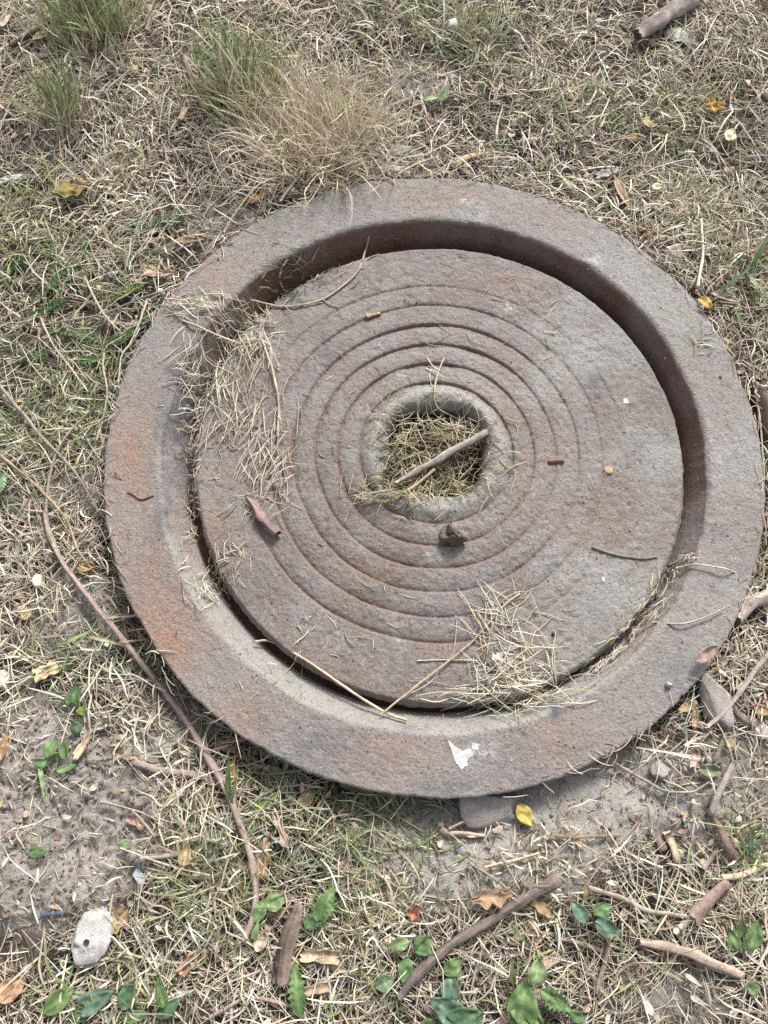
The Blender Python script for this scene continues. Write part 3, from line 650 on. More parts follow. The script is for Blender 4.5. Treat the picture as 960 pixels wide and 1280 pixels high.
# ------------------------------------------------------------------ sticks, twigs and stems
def smooth_path(pts, step=.004):
    pts = np.asarray(pts, float); n = len(pts)
    if n == 2: pts = np.array([pts[0], pts.mean(0), pts[1]]); n = 3
    ext_ = np.concatenate([[2 * pts[0] - pts[1]], pts, [2 * pts[-1] - pts[-2]]]); out = []
    for i in range(n - 1):
        p0, p1, p2, p3 = ext_[i:i + 4]; m = max(2, int(np.linalg.norm(p2 - p1) / step))
        for u in np.linspace(0, 1, m, endpoint=False):
            out.append(.5 * (2 * p1 + (p2 - p0) * u + (2 * p0 - 5 * p1 + 4 * p2 - p3) * u * u + (3 * p1 - p0 - 3 * p2 + p3) * u ** 3))
    out.append(pts[-1]); return np.array(out)
def tube(path, r0, r1, col, sides=8, rough=.12, endcol=None, flat=1.0, knots=0, prof=None):
    n = len(path); T = np.gradient(path, axis=0); T /= np.linalg.norm(T, axis=1, keepdims=True) + 1e-9
    A = np.cross(T, [0, 0, 1.]); A /= np.linalg.norm(A, axis=1, keepdims=True) + 1e-9; B = np.cross(A, T)
    u = np.linspace(0, 1, n); rad = r0 + (r1 - r0) * u
    if prof is not None: rad = rad * np.interp(u, np.linspace(0, 1, len(prof)), prof)
    jp = rng.random() * 60; kj = np.minimum(1, np.minimum(u, 1 - u) * 8)[:, None]
    path = path + A * (kj[:, 0] * .35 * rad * fbm(u * n * .09 + jp, u + jp, 1, 3))[:, None]
    for _ in range(knots): rad = rad * (1 + rng.uniform(.08, .26) * np.exp(-((u - rng.random()) / .014) ** 2))
    sd_ = rng.random() * 50; V = []
    for s in range(sides):
        a = 2 * np.pi * s / sides
        k = 1 + 1.2 * rough * vn(u * n * .33 + sd_, np.full(n, s * 1.7 + sd_)) + rough * .9 * vn(np.full(n, s * 2.3 + sd_), u * n * .05) + .8 * rough * vn(u * n * .12 + sd_ * 2, u * 0 + 3)
        V.append(path + (A * math.cos(a) + B * math.sin(a) * flat) * (rad * k)[:, None])
    V = np.stack(V, 1)
    V[0] -= T[0] * (r0 * rng.uniform(-.1, .55, (sides, 1))); V[-1] += T[-1] * (r1 * rng.uniform(-.1, .55, (sides, 1))); V = V.reshape(-1, 3)
    i = np.arange(n - 1)[:, None] * sides + np.arange(sides)[None]; j = np.arange(n - 1)[:, None] * sides + (np.arange(sides)[None] + 1) % sides
    Q = np.stack([i, j, j + sides, i + sides], -1).reshape(-1, 4)
    col = np.asarray(col, float); cv = col[None] * (1 + .30 * np.tile(vn(np.arange(sides) * 1.37 + sd_, np.zeros(sides)), n) + .28 * fbm(np.repeat(u * n * .11, sides), np.tile(np.arange(sides) * .5, n) + sd_, 1.3, 3))[:, None]
    caps = []; ex, ec = [], []
    for e, p, d in ((0, path[0] - T[0] * r0 * .15, 1), (n - 1, path[-1] + T[-1] * r1 * .15, -1)):
        rim = V[e * sides:(e + 1) * sides]; c = p
        inn = c + (rim - path[e]) * .75 * (1 + rng.normal(0, .08, (sides, 1))); b0 = len(V) + len(ex) * 1
        ex += list(inn) + [c - T[e] * d * 0]; ec += [endcol if endcol is not None else col] * (sides + 1)
        for s in range(sides):
            s2 = (s + 1) % sides
            caps.append(((e * sides + s), (e * sides + s2), b0 + s2, b0 + s)); caps.append((b0 + s, b0 + s2, b0 + sides, b0 + sides))
    q4 = np.array([c for c in caps if c[2] != c[3]]); t3 = np.array([c[:3] for c in caps if c[2] == c[3]])
    V = np.concatenate([V, np.array(ex)]); cv = np.concatenate([cv, np.array(ec, float)])
    return V, [Q, q4, t3], np.clip(cv, .01, .9)
def px_path(pts, r_m, lift=0.0, stiff=True):
    P = np.array([on(a, b, r_m * .85 + (c if len(q) > 2 else lift)) for q in pts for a, b, c in [(q[0], q[1], q[2] * .001 if len(q) > 2 else 0)]])
    return P
def stick(label, pts, th0, th1, col, name='twig', cat='twig', endcol=None, rough=.14, flat=1.0, knots=0, shoots=(), group=None, sides=8, lift=0.0, mat=None, prof=None):
    lift += .0045 if name in ('stem', 'twig', 'branch', 'stick', 'bark_piece', 'wood_chip') and (abs(pts[-1][0] - 540) > 300 or abs(pts[-1][1] - 612) > 380) else 0
    m = len(pts) // 2; s = scale_at(pts[m][0], pts[m][1]); r0, r1 = th0 * s * .5, th1 * s * .5
    P = px_path(pts, max(r0, r1), lift); 
    if len(P) > 3:                                         # stiff wood does not follow every bump
        z = P[:, 2].copy(); P[1:-1, 2] = np.maximum(z[1:-1], .5 * z[1:-1] + .25 * (z[:-2] + z[2:]))
    path = smooth_path(P, max(.0025, min(.005, (r0 + r1) * .9)))
    V, Fq, C = tube(path, r0, r1, col, sides, rough, endcol, flat, knots, prof); me = make_mesh(name, V, Fq, C); c = path[len(path) // 2].copy(); c[2] -= r0; rebase(me, c)
    o = obj(name, me, mat or M_BARK, label=label, cat=cat, group=group); o.location = c
    for (sp, a0, a1) in shoots:
        p2 = px_path(sp, a0 * s * .5, lift); k = np.argmin(np.linalg.norm(path[:, :2] - p2[0, :2], axis=1)); p2[0] = path[k]
        V, Fq, C = tube(smooth_path(p2, .003), a0 * s * .5, a1 * s * .5, col, 6, rough, endcol); me = make_mesh('side_shoot', V, Fq, C); rebase(me, c)
        obj('side_shoot', me, mat or M_BARK, o)
    return o
GREY = (.26, .22, .19); PINK = (.40, .31, .27); DARK = (.13, .10, .085); TAN = (.42, .33, .235); PALEW = (.52, .45, .35); BRN = (.24, .15, .105); RED = (.21, .125, .11)
stick('long curved bare branch bending round the outside of the ring', [(56, 640), (64, 672), (88, 718), (128, 768), (170, 820), (205, 862), (243, 915), (272, 968), (297, 1022), (313, 1065), (320, 1110), (316, 1148), (304, 1176)], 6.5, 8, PINK, knots=7,
      shoots=[([(58, 645), (60, 612), (66, 578), (82, 546), (116, 510)], 4.5, 2.5), ([(57, 642), (44, 640), (30, 638)], 5, 4), ([(66, 672), (52, 640), (50, 632)], 3, 2), ([(88, 718), (118, 672), (134, 655)], 2, 1)], name='branch', cat='branch', endcol=TAN, lift=.006)
stick('straight grey stem running down to the rim from the picture edge', [(-6, 476), (22, 510), (58, 552), (95, 592), (124, 640)], 5, 2.5, (.36, .30, .25), lift=.008)
stick('thin arched stem parallel to the straight grey stem', [(-4, 566), (26, 590), (60, 622), (84, 652), (98, 688), (124, 722)], 4, 2, TAN, lift=.006)
stick('short grey twig end entering beside the thin arched stem', [(-8, 585), (10, 580), (29, 573)], 7, 5, GREY, lift=.003)
stick('thick grey broken branch lying in the grass with a dark end', [(799, 43), (825, 24), (870, -8)], 18, 18, (.36, .31, .285), name='branch', cat='branch', endcol=(.10, .08, .07), rough=.17, knots=4, sides=14, prof=[.8, 1.0, .95, 1.1, .95, 1], lift=.004)
stick('thick pale broken branch butting against the rim of the ring', [(918, 772), (936, 757), (975, 732)], 19, 16, (.42, .35, .31), name='branch', cat='branch', endcol=(.2, .16, .14), knots=3, sides=12, lift=.003)
stick('thick dark stick lying in front of the ring', [(500, 1246), (524, 1214), (560, 1184), (606, 1154), (650, 1127), (697, 1101)], 11, 12, (.22, .18, .16), name='stick', cat='stick', endcol=(.45, .38, .30), knots=9, sides=14, lift=.004, rough=.22, prof=[.75, .95, .85, 1.1, .95, 1, .9, 1.05])
stick('upright bark covered stick stump with a broken top', [(353, 1226), (362, 1180), (374, 1132)], 21, 15, (.24, .18, .15), name='stick', cat='stick', endcol=(.33, .24, .18), knots=3, sides=14, rough=.3, prof=[.8, 1.1, .95, 1.05, 1, .7])
stick('smooth light brown stick below the brown bark strip', [(802, 1178), (840, 1186), (880, 1200), (926, 1219)], 11, 10, (.46, .36, .29), name='stick', cat='stick', endcol=PALEW, knots=4, sides=12, lift=.003, rough=.2, prof=[.6, 1, .9, 1.05, .95, .9])
stick('brown flat bark strip leaning over the pale split end', [(868, 1148), (885, 1128), (909, 1104)], 15, 11, (.36, .26, .225), name='bark_piece', cat='bark', flat=.5, rough=.35, lift=.004)
stick('pale split wood end under the brown bark strip', [(844, 1166), (856, 1156), (868, 1147)], 9, 8, (.60, .55, .48), name='wood_chip', cat='wood chip', flat=.6, rough=.2)
stick('short grey peg between the pale split end and the smooth stick', [(848, 1170), (857, 1186)], 7, 6, GREY)
stick('pale slightly bent twig leading to the brown bark strip', [(735, 1109), (780, 1124), (810, 1139), (840, 1143), (866, 1147)], 5, 6, PALEW, knots=3, lift=.003)
stick('thin brown twig standing behind the three leaf seedling', [(764, 1158), (758, 1195), (746, 1242)], 5, 6, (.33, .26, .22), knots=3, lift=.003)
stick('grey crooked dead branch on the bare soil beside the pale chip', [(916, 954), (905, 975), (893, 1000), (889, 1018)], 9, 8, (.37, .33, .29), name='branch', cat='branch', endcol=GREY, knots=3, sides=8, lift=.003)
stick('brown splintered branch end below the grey crooked branch', [(890, 1020), (900, 1036), (908, 1052), (918, 1070)], 6, 9, (.32, .23, .19), name='branch', cat='branch', endcol=TAN, knots=2, rough=.25, lift=.002)
stick('short grey twig above the rolled grey green leaf', [(907, 914), (901, 932), (893, 952)], 6, 5, GREY, lift=.002)
stick('pale yellow wood chip lying on the bare soil', [(834, 1041), (841, 1058), (846, 1076)], 11, 9, (.60, .50, .34), name='wood_chip', cat='wood chip', flat=.5, rough=.2)
stick('brown weathered wood sliver below the pale chip', [(880, 1086), (889, 1074), (896, 1064)], 8, 6, (.30, .24, .20), name='wood_chip', cat='wood chip', flat=.5)
stick('straight white stem lying on the dark soil', [(856, 933), (872, 924), (889, 915)], 4.5, 4.5, (.68, .62, .52))
stick('pale thin branch slanting up to the picture edge past the slab', [(884, 908), (905, 890), (928, 862), (944, 838), (966, 812)], 5, 6, (.46, .39, .34), knots=3, lift=.008)
stick('grey rotten twig behind the grey slab', [(914, 880), (926, 898), (944, 908)], 7, 6, (.25, .215, .20), lift=.002)
stick('grey brown stick half buried beside the long branch', [(168, 954), (190, 962), (215, 966), (246, 970), (278, 977)], 9, 8, (.36, .30, .26), name='stick', cat='stick', knots=2, sides=10, endcol=TAN,
      shoots=[([(180, 958), (160, 950), (140, 940)], 3.5, 2)], lift=.001)
stick('forked brown twig with a pale bud', [(230, 70), (238, 92), (246, 118), (256, 140)], 8, 4.5, (.30, .215, .18), shoots=[([(239, 96), (250, 105), (264, 114)], 7, 8)], knots=2, lift=.004)
stick('dark thin twig lying in the corner litter', [(14, 57), (36, 45), (62, 28)], 6, 4, DARK, lift=.003)
stick('grey short twig near the low bleached tuft', [(192, 84), (202, 72), (208, 62)], 5, 4, GREY, lift=.003)
stick('pale vertical twig at the top edge beside the green tuft', [(184, 38), (187, 22), (188, 8)], 6, 5, (.40, .33, .30), lift=.003)
stick('dark curled twig in the shade under the thick green tuft', [(126, 52), (138, 44), (160, 46)], 6, 3, (.16, .08, .06), lift=.002)
stick('reddish bark piece lying on the lid', [(308, 621), (322, 640), (346, 666)], 14, 15, (.29, .205, .185), name='bark_piece', cat='bark', endcol=(.05, .04, .035), rough=.45, knots=4, sides=11, lift=.002, flat=.7, prof=[.3, .55, .8, .7, .98, .9, 1.1, .85, 1.05, .9])
stick('grey stick lying across the straw in the lid hole', [(496, 603, 9), (520, 590, 12), (560, 568, 15), (608, 541, 1)], 8.5, 10, (.38, .335, .29), name='stick', cat='stick', endcol=(.22, .2, .18), knots=4, sides=12, rough=.2, prof=[.6, .9, .85, 1.05, .9, 1.05, .95])
stick('thin straight reed below the grey stick in the hole', [(494, 624, 6), (520, 606, 12), (543, 587, 15)], 3, 3.5, (.52, .42, .30), name='stem', cat='stem')
stick('curved branching stem drooping from the dark wall onto the lid', [(461, 296), (458, 318), (448, 338), (428, 358), (405, 373), (378, 381), (350, 383), (316, 383)], 2.6, 2.2, (.50, .40, .31), name='stem', cat='stem', sides=6, shoots=[([(453, 330), (462, 322), (474, 318)], 1.8, 1.2), ([(356, 382), (354, 370), (360, 362)], 1.8, 1.2), ([(404, 374), (412, 380), (424, 384)], 1.8, 1.2)], lift=.001)
stick('grey needle like stem lying on the lid near its far edge', [(740, 684), (756, 690), (776, 695), (800, 698), (822, 696)], 3.2, 1.6, (.27, .25, .21), name='stem', cat='stem', sides=6)
stick('long straw bridging the dark gap at the bottom of the lid', [(318, 802), (342, 804), (385, 827), (430, 858), (478, 889), (508, 900)], 3.0, 3.4, (.60, .50, .36), name='stem', cat='stem', sides=6, lift=.002)
stick('long straw slanting from the straw clump down to the rim', [(476, 893), (520, 858), (566, 822), (596, 796), (630, 757), (650, 742)], 2.6, 2.0, (.58, .48, .33), name='stem', cat='stem', sides=6, lift=.004)
stick('fine level straw lying on the lid left of the straw clump', [(522, 826), (560, 825), (600, 826)], 1.8, 1.8, (.55, .48, .38), name='stem', cat='stem', sides=6, lift=.001)
stick('curved straw lying from the matted rope over the rim', [(846, 710), (866, 706), (888, 708), (912, 713), (936, 724)], 2.6, 1.8, (.60, .53, .43), name='stem', cat='stem', sides=6)
stick('greenish bowed straw lying on the rim below the curved straw', [(815, 778), (850, 780), (880, 772), (906, 760)], 2.6, 1.8, (.46, .44, .33), name='stem', cat='stem', sides=6)
stick('long pale straw crossing the lid beside the grey straw clump', [(318, 386), (328, 424), (342, 468), (349, 505), (347, 545)], 3.0, 2.6, (.64, .56, .42), name='stem', cat='stem', sides=6, lift=.004)
stick('pale straw running from the rim clump into the gap', [(198, 392), (240, 405), (270, 420), (300, 430)], 3.0, 2.6, (.62, .54, .42), name='stem', cat='stem', sides=6, lift=.004)
stick('hooked fine stem hanging over the lid hole from behind', [(556, 446), (548, 466), (543, 490), (546, 508), (562, 520), (585, 530)], 1.8, 1.8, (.62, .55, .44), name='stem', cat='stem', sides=6, lift=.002)
stick('bent reddish rootlet lying on the rim', [(160, 615), (168, 619), (178, 624), (192, 619)], 2.6, 2.4, (.24, .13, .09), name='rootlet', cat='rootlet', sides=6)
stick('thin brown thread lying on the rim above the bent rootlet', [(134, 584), (144, 590), (152, 600)], 1.6, 1.2, (.28, .17, .12), name='rootlet', cat='rootlet', sides=6)
stick('tiny red brown twig bit on the lid beside the hole', [(686, 577), (696, 576), (705, 576)], 5, 5, (.30, .16, .12), lift=0)
stick('tiny brown seed husk on the upper grooves of the lid', [(459, 396), (467, 394), (475, 392)], 6, 4, (.36, .25, .17), name='seed_husk', cat='seed husk')
stick('black speck of charcoal on the lid near the straw clump', [(690, 792), (695, 795)], 3, 3, (.04, .035, .03), name='charcoal_bit', cat='charcoal')
stick('dark rotten bark chunk beside the rim at the picture edge', [(948, 478), (954, 510), (962, 548)], 13, 16, (.10, .07, .055), name='bark_piece', cat='bark', rough=.3, sides=12)
stick('thin pale stem lying along the outer edge of the rim', [(941, 470), (948, 510), (953, 560), (955, 600)], 2.6, 2.2, (.55, .47, .36), name='stem', cat='stem', sides=6, lift=.008)
stick('thin stem bowed on the mud by the yellow leaf', [(586, 1078), (602, 1088), (622, 1102), (646, 1120)], 4, 2.6, (.36, .30, .25), name='stem', cat='stem', sides=6, lift=.001)
stick('pale straw lying over the mud in front of the grey slab', [(606, 1084), (630, 1078), (655, 1072), (674, 1066)], 3, 2.5, (.58, .52, .38), name='stem', cat='stem', sides=6, lift=.001)
stick('short straw crossing the pale straw on the mud', [(624, 1064), (636, 1086), (650, 1112)], 3.2, 2, (.50, .43, .32), name='stem', cat='stem', sides=6, lift=.003)
stick('straw leaning on the grey slab under the ring', [(562, 1036), (590, 1020), (624, 994)], 3.4, 2.6, (.46, .38, .30), name='stem', cat='stem', sides=6, lift=.004)
stick('brown seed stalk with a split pod on the bare soil', [(690, 1042), (706, 1045), (730, 1046), (774, 1043)], 5, 4, (.44, .34, .22), name='stem', cat='stem', sides=8, rough=.3, lift=.001)
stick('bony pale root piece in front of the grey slab', [(552, 1036), (562, 1040), (580, 1041), (606, 1045)], 8, 4, (.52, .43, .35), name='root_piece', cat='root', rough=.3, knots=3, lift=.002)
stick('long thin stem curving over the soil from the ring edge', [(760, 950), (784, 962), (806, 975), (832, 988), (862, 990), (876, 984), (890, 975)], 4.5, 2.6, (.40, .34, .29), name='stem', cat='stem', sides=6, lift=.002)
stick('thin stem crossing the long curving stem on the soil', [(831, 947), (846, 963), (872, 985)], 3, 2.5, (.38, .32, .27), name='stem', cat='stem', sides=6, lift=.003)
stick('pale yellow split stem lying beside the grassy corner', [(903, 1096), (925, 1094), (960, 1082)], 8, 6, (.55, .50, .36), name='stem', cat='stem', flat=.5, lift=.002)
stick('twig under the brown leaf below the long branch', [(262, 1272), (290, 1256), (308, 1247), (335, 1250), (362, 1258)], 5, 5, (.32, .24, .20), knots=2, lift=.002)
stick('stiff stem lying under the tan leaf beside the olive tuft', [(176, 1072), (200, 1070), (226, 1067)], 6, 6, (.44, .38, .33), lift=.002)
stick('long hair thin stem lying over the olive tuft', [(150, 1060), (190, 1075), (225, 1086), (262, 1094)], 3, 2, (.52, .46, .34), name='stem', cat='stem', sides=6, lift=.008)
stick('pink brown stem crossing the soil beside the tiny sprout', [(126, 1002), (150, 1008), (176, 1016), (198, 1026)], 3.5, 2.5, (.45, .36, .31), name='stem', cat='stem', sides=6, lift=.003, shoots=[([(164, 1012), (180, 1028), (194, 1046)], 3.5, 3)])
stick('short level twig behind the three leaf seedling', [(698, 1174), (722, 1178), (752, 1189)], 5, 6, (.40, .34, .29), lift=.002)
stick('grey slanting twig below the thick dark stick', [(612, 1156), (604, 1184), (594, 1216), (586, 1250)], 4, 3, (.38, .34, .30), lift=.003)
stick('dry stem with curled husk lying behind the ring', [(566, 208), (590, 196), (622, 190)], 9, 4, (.46, .37, .23), name='husk', cat='husk', flat=.4, rough=.3, lift=.003)
stick('long pale stem lying close behind the rim', [(498, 218), (520, 206), (548, 196)], 3.5, 3, (.58, .49, .35), name='stem', cat='stem', sides=6, lift=.004)
stick('pale stem leaning from the straw tuft down to the rim', [(350, 252), (368, 228), (390, 204), (410, 190)], 4, 3, (.50, .44, .36), name='stem', cat='stem', sides=6, lift=.006)
stick('blond stem lying along the rim below the straw tuft', [(280, 290), (300, 258), (326, 228), (350, 205)], 3, 2.5, (.52, .45, .33), name='stem', cat='stem', sides=6, lift=.006)
stick('upright bleached stem standing in the pale straw near the rim', [(872, 358), (878, 320), (876, 275)], 4, 3, (.66, .60, .46), name='stem', cat='stem', sides=6, lift=.010)
stick('grey feather stem leaning on the ring edge from the fronds', [(40, 408), (80, 402), (130, 392), (178, 372), (218, 360)], 2.6, 2, (.44, .39, .34), name='stem', cat='stem', sides=6, lift=.008)
stick('bowed straw between the feathery fronds and the rim', [(184, 374), (176, 400), (165, 428), (152, 446), (148, 480)], 3, 2.4, (.58, .51, .40), name='stem', cat='stem', sides=6, lift=.010)
stick('bent straw along the rim beside the green tuft', [(130, 440), (129, 460), (134, 488), (130, 520), (120, 552)], 3, 2.4, (.54, .47, .35), name='stem', cat='stem', sides=6, lift=.010)
stick('fine straw arching over the feathery fronds', [(50, 396), (66, 430), (90, 462), (110, 490)], 2.8, 2, (.56, .50, .38), name='stem', cat='stem', sides=6, lift=.012)
stick('white straw slanting across the fronds towards the rim', [(106, 346), (118, 372), (132, 396), (150, 414)], 2.8, 2.2, (.60, .54, .45), name='stem', cat='stem', sides=6, lift=.012)

# ------------------------------------------------------------------ stones, clods and other small solid things
def stone(label, px, py, w_, h_, col, name='pebble', cat='pebble', thick=.6, box=2.0, rot=0, rough=.12, sink=.25, group=None, mat=None, tilt=(0, 0), lift=0, facets=6, fd=(.55, .85), seed=None):
    R_ = rng if seed is None else np.random.default_rng(seed)
    s = scale_at(px, py); a, b_ = w_ * s / 2, h_ * s / 2 * 1.08; cz = thick * min(a, b_)
    nu, nv = (48, 25) if max(w_, h_) > 35 else (28, 15); u = np.linspace(0, 2 * np.pi, nu, endpoint=False); v = np.linspace(-np.pi / 2, np.pi / 2, nv)
    U, W = np.meshgrid(u, v); e = 2 / box
    f = lambda q: np.sign(q) * np.abs(q) ** e
    x = f(np.cos(W)) * f(np.cos(U)); y = f(np.cos(W)) * f(np.sin(U)); z = f(np.sin(W)); sd_ = R_.random() * 90
    k = 1 + rough * (vn(x * 1.7 + sd_, y * 1.7 + z * 2) + .6 * vn(x * 4 + sd_, y * 4 - z * 4.3) + .35 * vn(x * 9 + sd_, y * 9 + z * 8))
    x, y, z = x * k, y * k, z * k
    for _ in range(facets):
        nn = R_.normal(0, 1, 3); nn[2] = abs(nn[2]) * .8; nn /= np.linalg.norm(nn); dd = x * nn[0] + y * nn[1] + z * nn[2]
        ex_ = np.maximum(0, dd - R_.uniform(*fd)); x, y, z = x - ex_ * nn[0], y - ex_ * nn[1], z - ex_ * nn[2]
    x, y, z = x * a, y * b_, z * cz
    ca, sa = math.cos(math.radians(rot)), math.sin(math.radians(rot)); x, y = x * ca - y * sa, x * sa + y * ca
    z = z + tilt[0] * x + tilt[1] * y
    c = on(px, py, cz * (1 - sink)); c[2] += lift
    V = np.stack([x, y, z], -1).reshape(-1, 3)
    i = np.arange(nv - 1)[:, None] * nu + np.arange(nu)[None]; j = np.arange(nv - 1)[:, None] * nu + (np.arange(nu)[None] + 1) % nu
    Q = np.stack([i, j, j + nu, i + nu], -1).reshape(-1, 4)
    cc = np.asarray(col)[None] * (1 + .2 * fbm(V[:, 0] * 60 + sd_, V[:, 1] * 60, 1, 3))[:, None]
    base = c - [0, 0, cz * (1 - sink)]
    o = obj(name, make_mesh(name, V + [0, 0, cz * (1 - sink)], Q, np.clip(cc, .01, .9)), mat or M_STONE, label=label, cat=cat, group=group); o.location = base
    return o
w_st = stone('rough white stone with a small dark hole', 113, 1172, 48, 64, (.47, .45, .43), 'stone', 'stone', .6, 2.1, -8, .26, facets=10, fd=(.78, .95), seed=4, lift=.004)
sv = np.array([v.co[:] for v in w_st.data.vertices]); sd2 = np.hypot(sv[:, 0] - .002, sv[:, 1] + .001) - sv[:, 2] * .3; hz_ = sv[np.argmin(sd2), 2]
hb = np.array([(math.cos(a) * .0032, math.sin(a) * .0030, 0) for a in np.linspace(0, 6.283, 12, endpoint=False)] + [(0, 0, -.0015)])
obj('hole', make_mesh('hole', hb + [.002, -.001, hz_ + .0022], [np.array([(i, (i + 1) % 12, 12) for i in range(12)])], np.array((.05, .045, .04))), M_STONE, w_st)
stone('pale stone lying in the grass at the top edge', 565, 33, 20, 21, (.62, .57, .50), 'stone', 'stone', .7, 2.2, 20)
stone('tiny square white pebble under the straw tuft', 281, 227, 10, 11, (.70, .72, .74), thick=.8, box=4)
stone('round cream pebble beside the bare soil patch', 48, 727, 17, 17, (.58, .54, .42), thick=.9, rough=.05, sink=.1)
stone('grey white pebble at the picture edge level with the ring bottom', 3, 852, 20, 26, (.56, .52, .46), thick=.6)
stone('white pebble touching the rim beside the fronds', 202, 366, 12, 11, (.66, .68, .68), thick=.7, box=3)
stone('flat grey slab standing against the ring edge', 893, 876, 33, 62, (.40, .36, .33), 'flat_stone', 'stone slab', .4, 5, 4, .05, .0, tilt=(.15, .1), lift=.004, facets=3)
stone('wide grey slab tucked under the front of the ring', 616, 1008, 84, 44, (.40, .36, .335), 'flat_stone', 'stone slab', .35, 4, 8, .08, .0, lift=.003)
stone('pinkish flat stone chip standing in straw by the rim', 844, 322, 25, 30, (.47, .39, .365), 'stone_chip', 'stone chip', .3, 4, 10, .12, .1, tilt=(.2, .3))
stone('flat grey stone just behind the rim', 497, 188, 36, 18, (.33, .31, .29), 'stone', 'stone', .5, 2.5, 10, .15)
stone('flat white flake behind the rim beside the grey stone', 488, 211, 36, 12, (.64, .62, .56), 'stone_chip', 'stone chip', .25, 3, 4, .15)
stone('bluish grey chip at the picture edge', 952, 257, 22, 14, (.36, .39, .45), 'stone_chip', 'stone chip', .4, 3, -20, .12)
stone('dark earthy clod sitting on the lid grooves', 567, 669, 25, 24, (.15, .12, .095), 'clod', 'clod', .8, 2.0, 0, .5, .15, facets=2)
stone('small crumb of cream leaf on the lid beside the red bit', 760, 588, 12, 9, (.50, .34, .20), 'crumb', 'crumb', .3, 3)
stone('small yellow stone in the straw near the big tuft', 167, 88, 13, 14, (.60, .50, .30), thick=.7)
stone('pinkish round pebble beside the forked twig', 265, 56, 13, 11, (.55, .44, .38), thick=.8)
stone('white square chip in the lawn behind the ring', 566, 98, 11, 10, (.70, .70, .68), 'stone_chip', 'stone chip', .5, 4)
stone('cream pebble beside the white square chip', 547, 95, 15, 9, (.58, .52, .42), thick=.6)
stone('grey round pebble on the rim near the slab', 836, 856, 8, 8, (.50, .50, .50), thick=.9, sink=.05)
stone('clear white pebble under the picture edge leaf', 951, 912, 22, 24, (.60, .54, .50), thick=.5, rough=.2)
stone('brown clod beside the pale yellow chip', 825, 1054, 17, 19, (.27, .22, .19), 'clod', 'clod', .7, 2.2, 0, .2)
stone('flat pale pebble under the curved soil stem', 828, 962, 30, 20, (.34, .31, .28), 'clod', 'clod', .5, 2.4, 0, .2)
stone('tiny pale pebble in the shaded grass by the ring', 443, 1033, 10, 12, (.55, .46, .37), thick=.8)
stone('pinkish pebble half hidden under the ring front', 511, 1027, 14, 13, (.42, .35, .31), thick=.7)
stone('small round snail coloured pebble beside the bony root', 551, 1030, 9, 9, (.55, .47, .36), thick=.9)
stone('light grey clod on the soil beside the long branch', 200, 935, 30, 24, (.33, .32, .28), 'clod', 'clod', .4, 2.3, 0, .2)
stone('dark blue plastic strip lying on the soil', 67, 1141, 34, 5, (.085, .105, .14), 'plastic_strip', 'plastic strip', .6, 6, 2, .02, .1, mat=M_PLASTIC)
stone('white torn scrap lying beside the thick broken branch', 848, 44, 50, 17, (.66, .68, .66), 'paper_scrap', 'scrap', .35, 2.2, -22, .3, .1)
stone('small white scrap beside the white torn scrap', 818, 52, 17, 11, (.70, .66, .56), 'paper_scrap', 'scrap', .3, 2.4, 40, .3, .1)
stone('pale blue scrap lying beside the tan leaf', 173, 1095, 15, 18, (.60, .63, .68), 'paper_scrap', 'scrap', .25, 3, 30, .2, .1)
stone('fluffy white scrap in the straw at the picture edge', 20, 222, 44, 12, (.60, .60, .60), 'paper_scrap', 'scrap', .3, 2.2, 8, .35, .1)

# ------------------------------------------------------------------ leaves
def leaf_verts(L, W, shape, curl, cup, nu=13, nv=7, wav=.0):
    u = np.linspace(0, 1, nu); v = np.linspace(-1, 1, nv)
    if shape == 'oval': wd = np.sin(np.pi * u ** .85) ** .8
    elif shape == 'lance': wd = np.sin(np.pi * u ** .6) ** .9 * (1 - .3 * u)
    elif shape == 'heart': wd = np.clip(np.sin(np.pi * np.clip(u * .93 + .07, 0, 1) ** .62), 0, 1) ** .75
    elif shape == 'torn': wd = np.clip(.75 + .3 * vn(u * 5 + rng.random() * 40, 1.3), .2, 1) * np.where((u < .02) | (u > .98), .6, 1)
    elif shape == 'serrate': wd = np.sin(np.pi * u ** .75) ** .8 * (1 + .16 * np.where((np.arange(nu) * 15 // nu) % 2, 1, -1) * (u > .08) * (u < .95))
    else: wd = np.sin(np.pi * u) ** .7 * (1 + .35 * np.cos(u * 6 * np.pi))
    wd[-1] = min(wd[-1], .05) if shape != 'torn' else wd[-1]
    sd_ = rng.random() * 90
    Uu, Vv = np.meshgrid(u, v, indexing='ij'); X_ = Uu * L; Y_ = Vv * wd[:, None] * W / 2
    Z_ = cup * W * (np.abs(Vv) * wd[:, None]) ** 1.3 * .5 + curl * L * (Uu - .45) ** 2 * 1.2 + wav * W * vn(Uu * 4 + sd_, Vv * 2.2 + sd_)
    if shape == 'torn': X_ = X_ + .12 * L * vn(Vv * 3 + sd_, Uu * .8)
    if shape == 'heart': X_ = X_ - .16 * L * np.abs(Vv) * (1 - Uu) ** 2 * 1.2
    V = np.stack([X_, Y_, Z_], -1).reshape(-1, 3)
    i = (np.arange(nu - 1)[:, None] * nv + np.arange(nv - 1)[None]).ravel(); Q = np.stack([i, i + nv, i + nv + 1, i + 1], 1)
    return V, Q, np.abs(Vv).ravel(), Uu.ravel()
def solid_sheet(V, Q, C, th=.0004, nu=None, nv=None):
    n = len(V); V2 = V - [0, 0, th]
    e = {}
    for q in Q:
        for a, b_ in zip(q, np.roll(q, -1)): e[(a, b_)] = 1
    rim = [(a, b_) for (a, b_) in e if (b_, a) not in e]
    S = np.array([(b_, a, a + n, b_ + n) for a, b_ in rim])
    return np.concatenate([V, V2]), [np.concatenate([Q, Q[:, ::-1] + n, S])], np.concatenate([C, C])
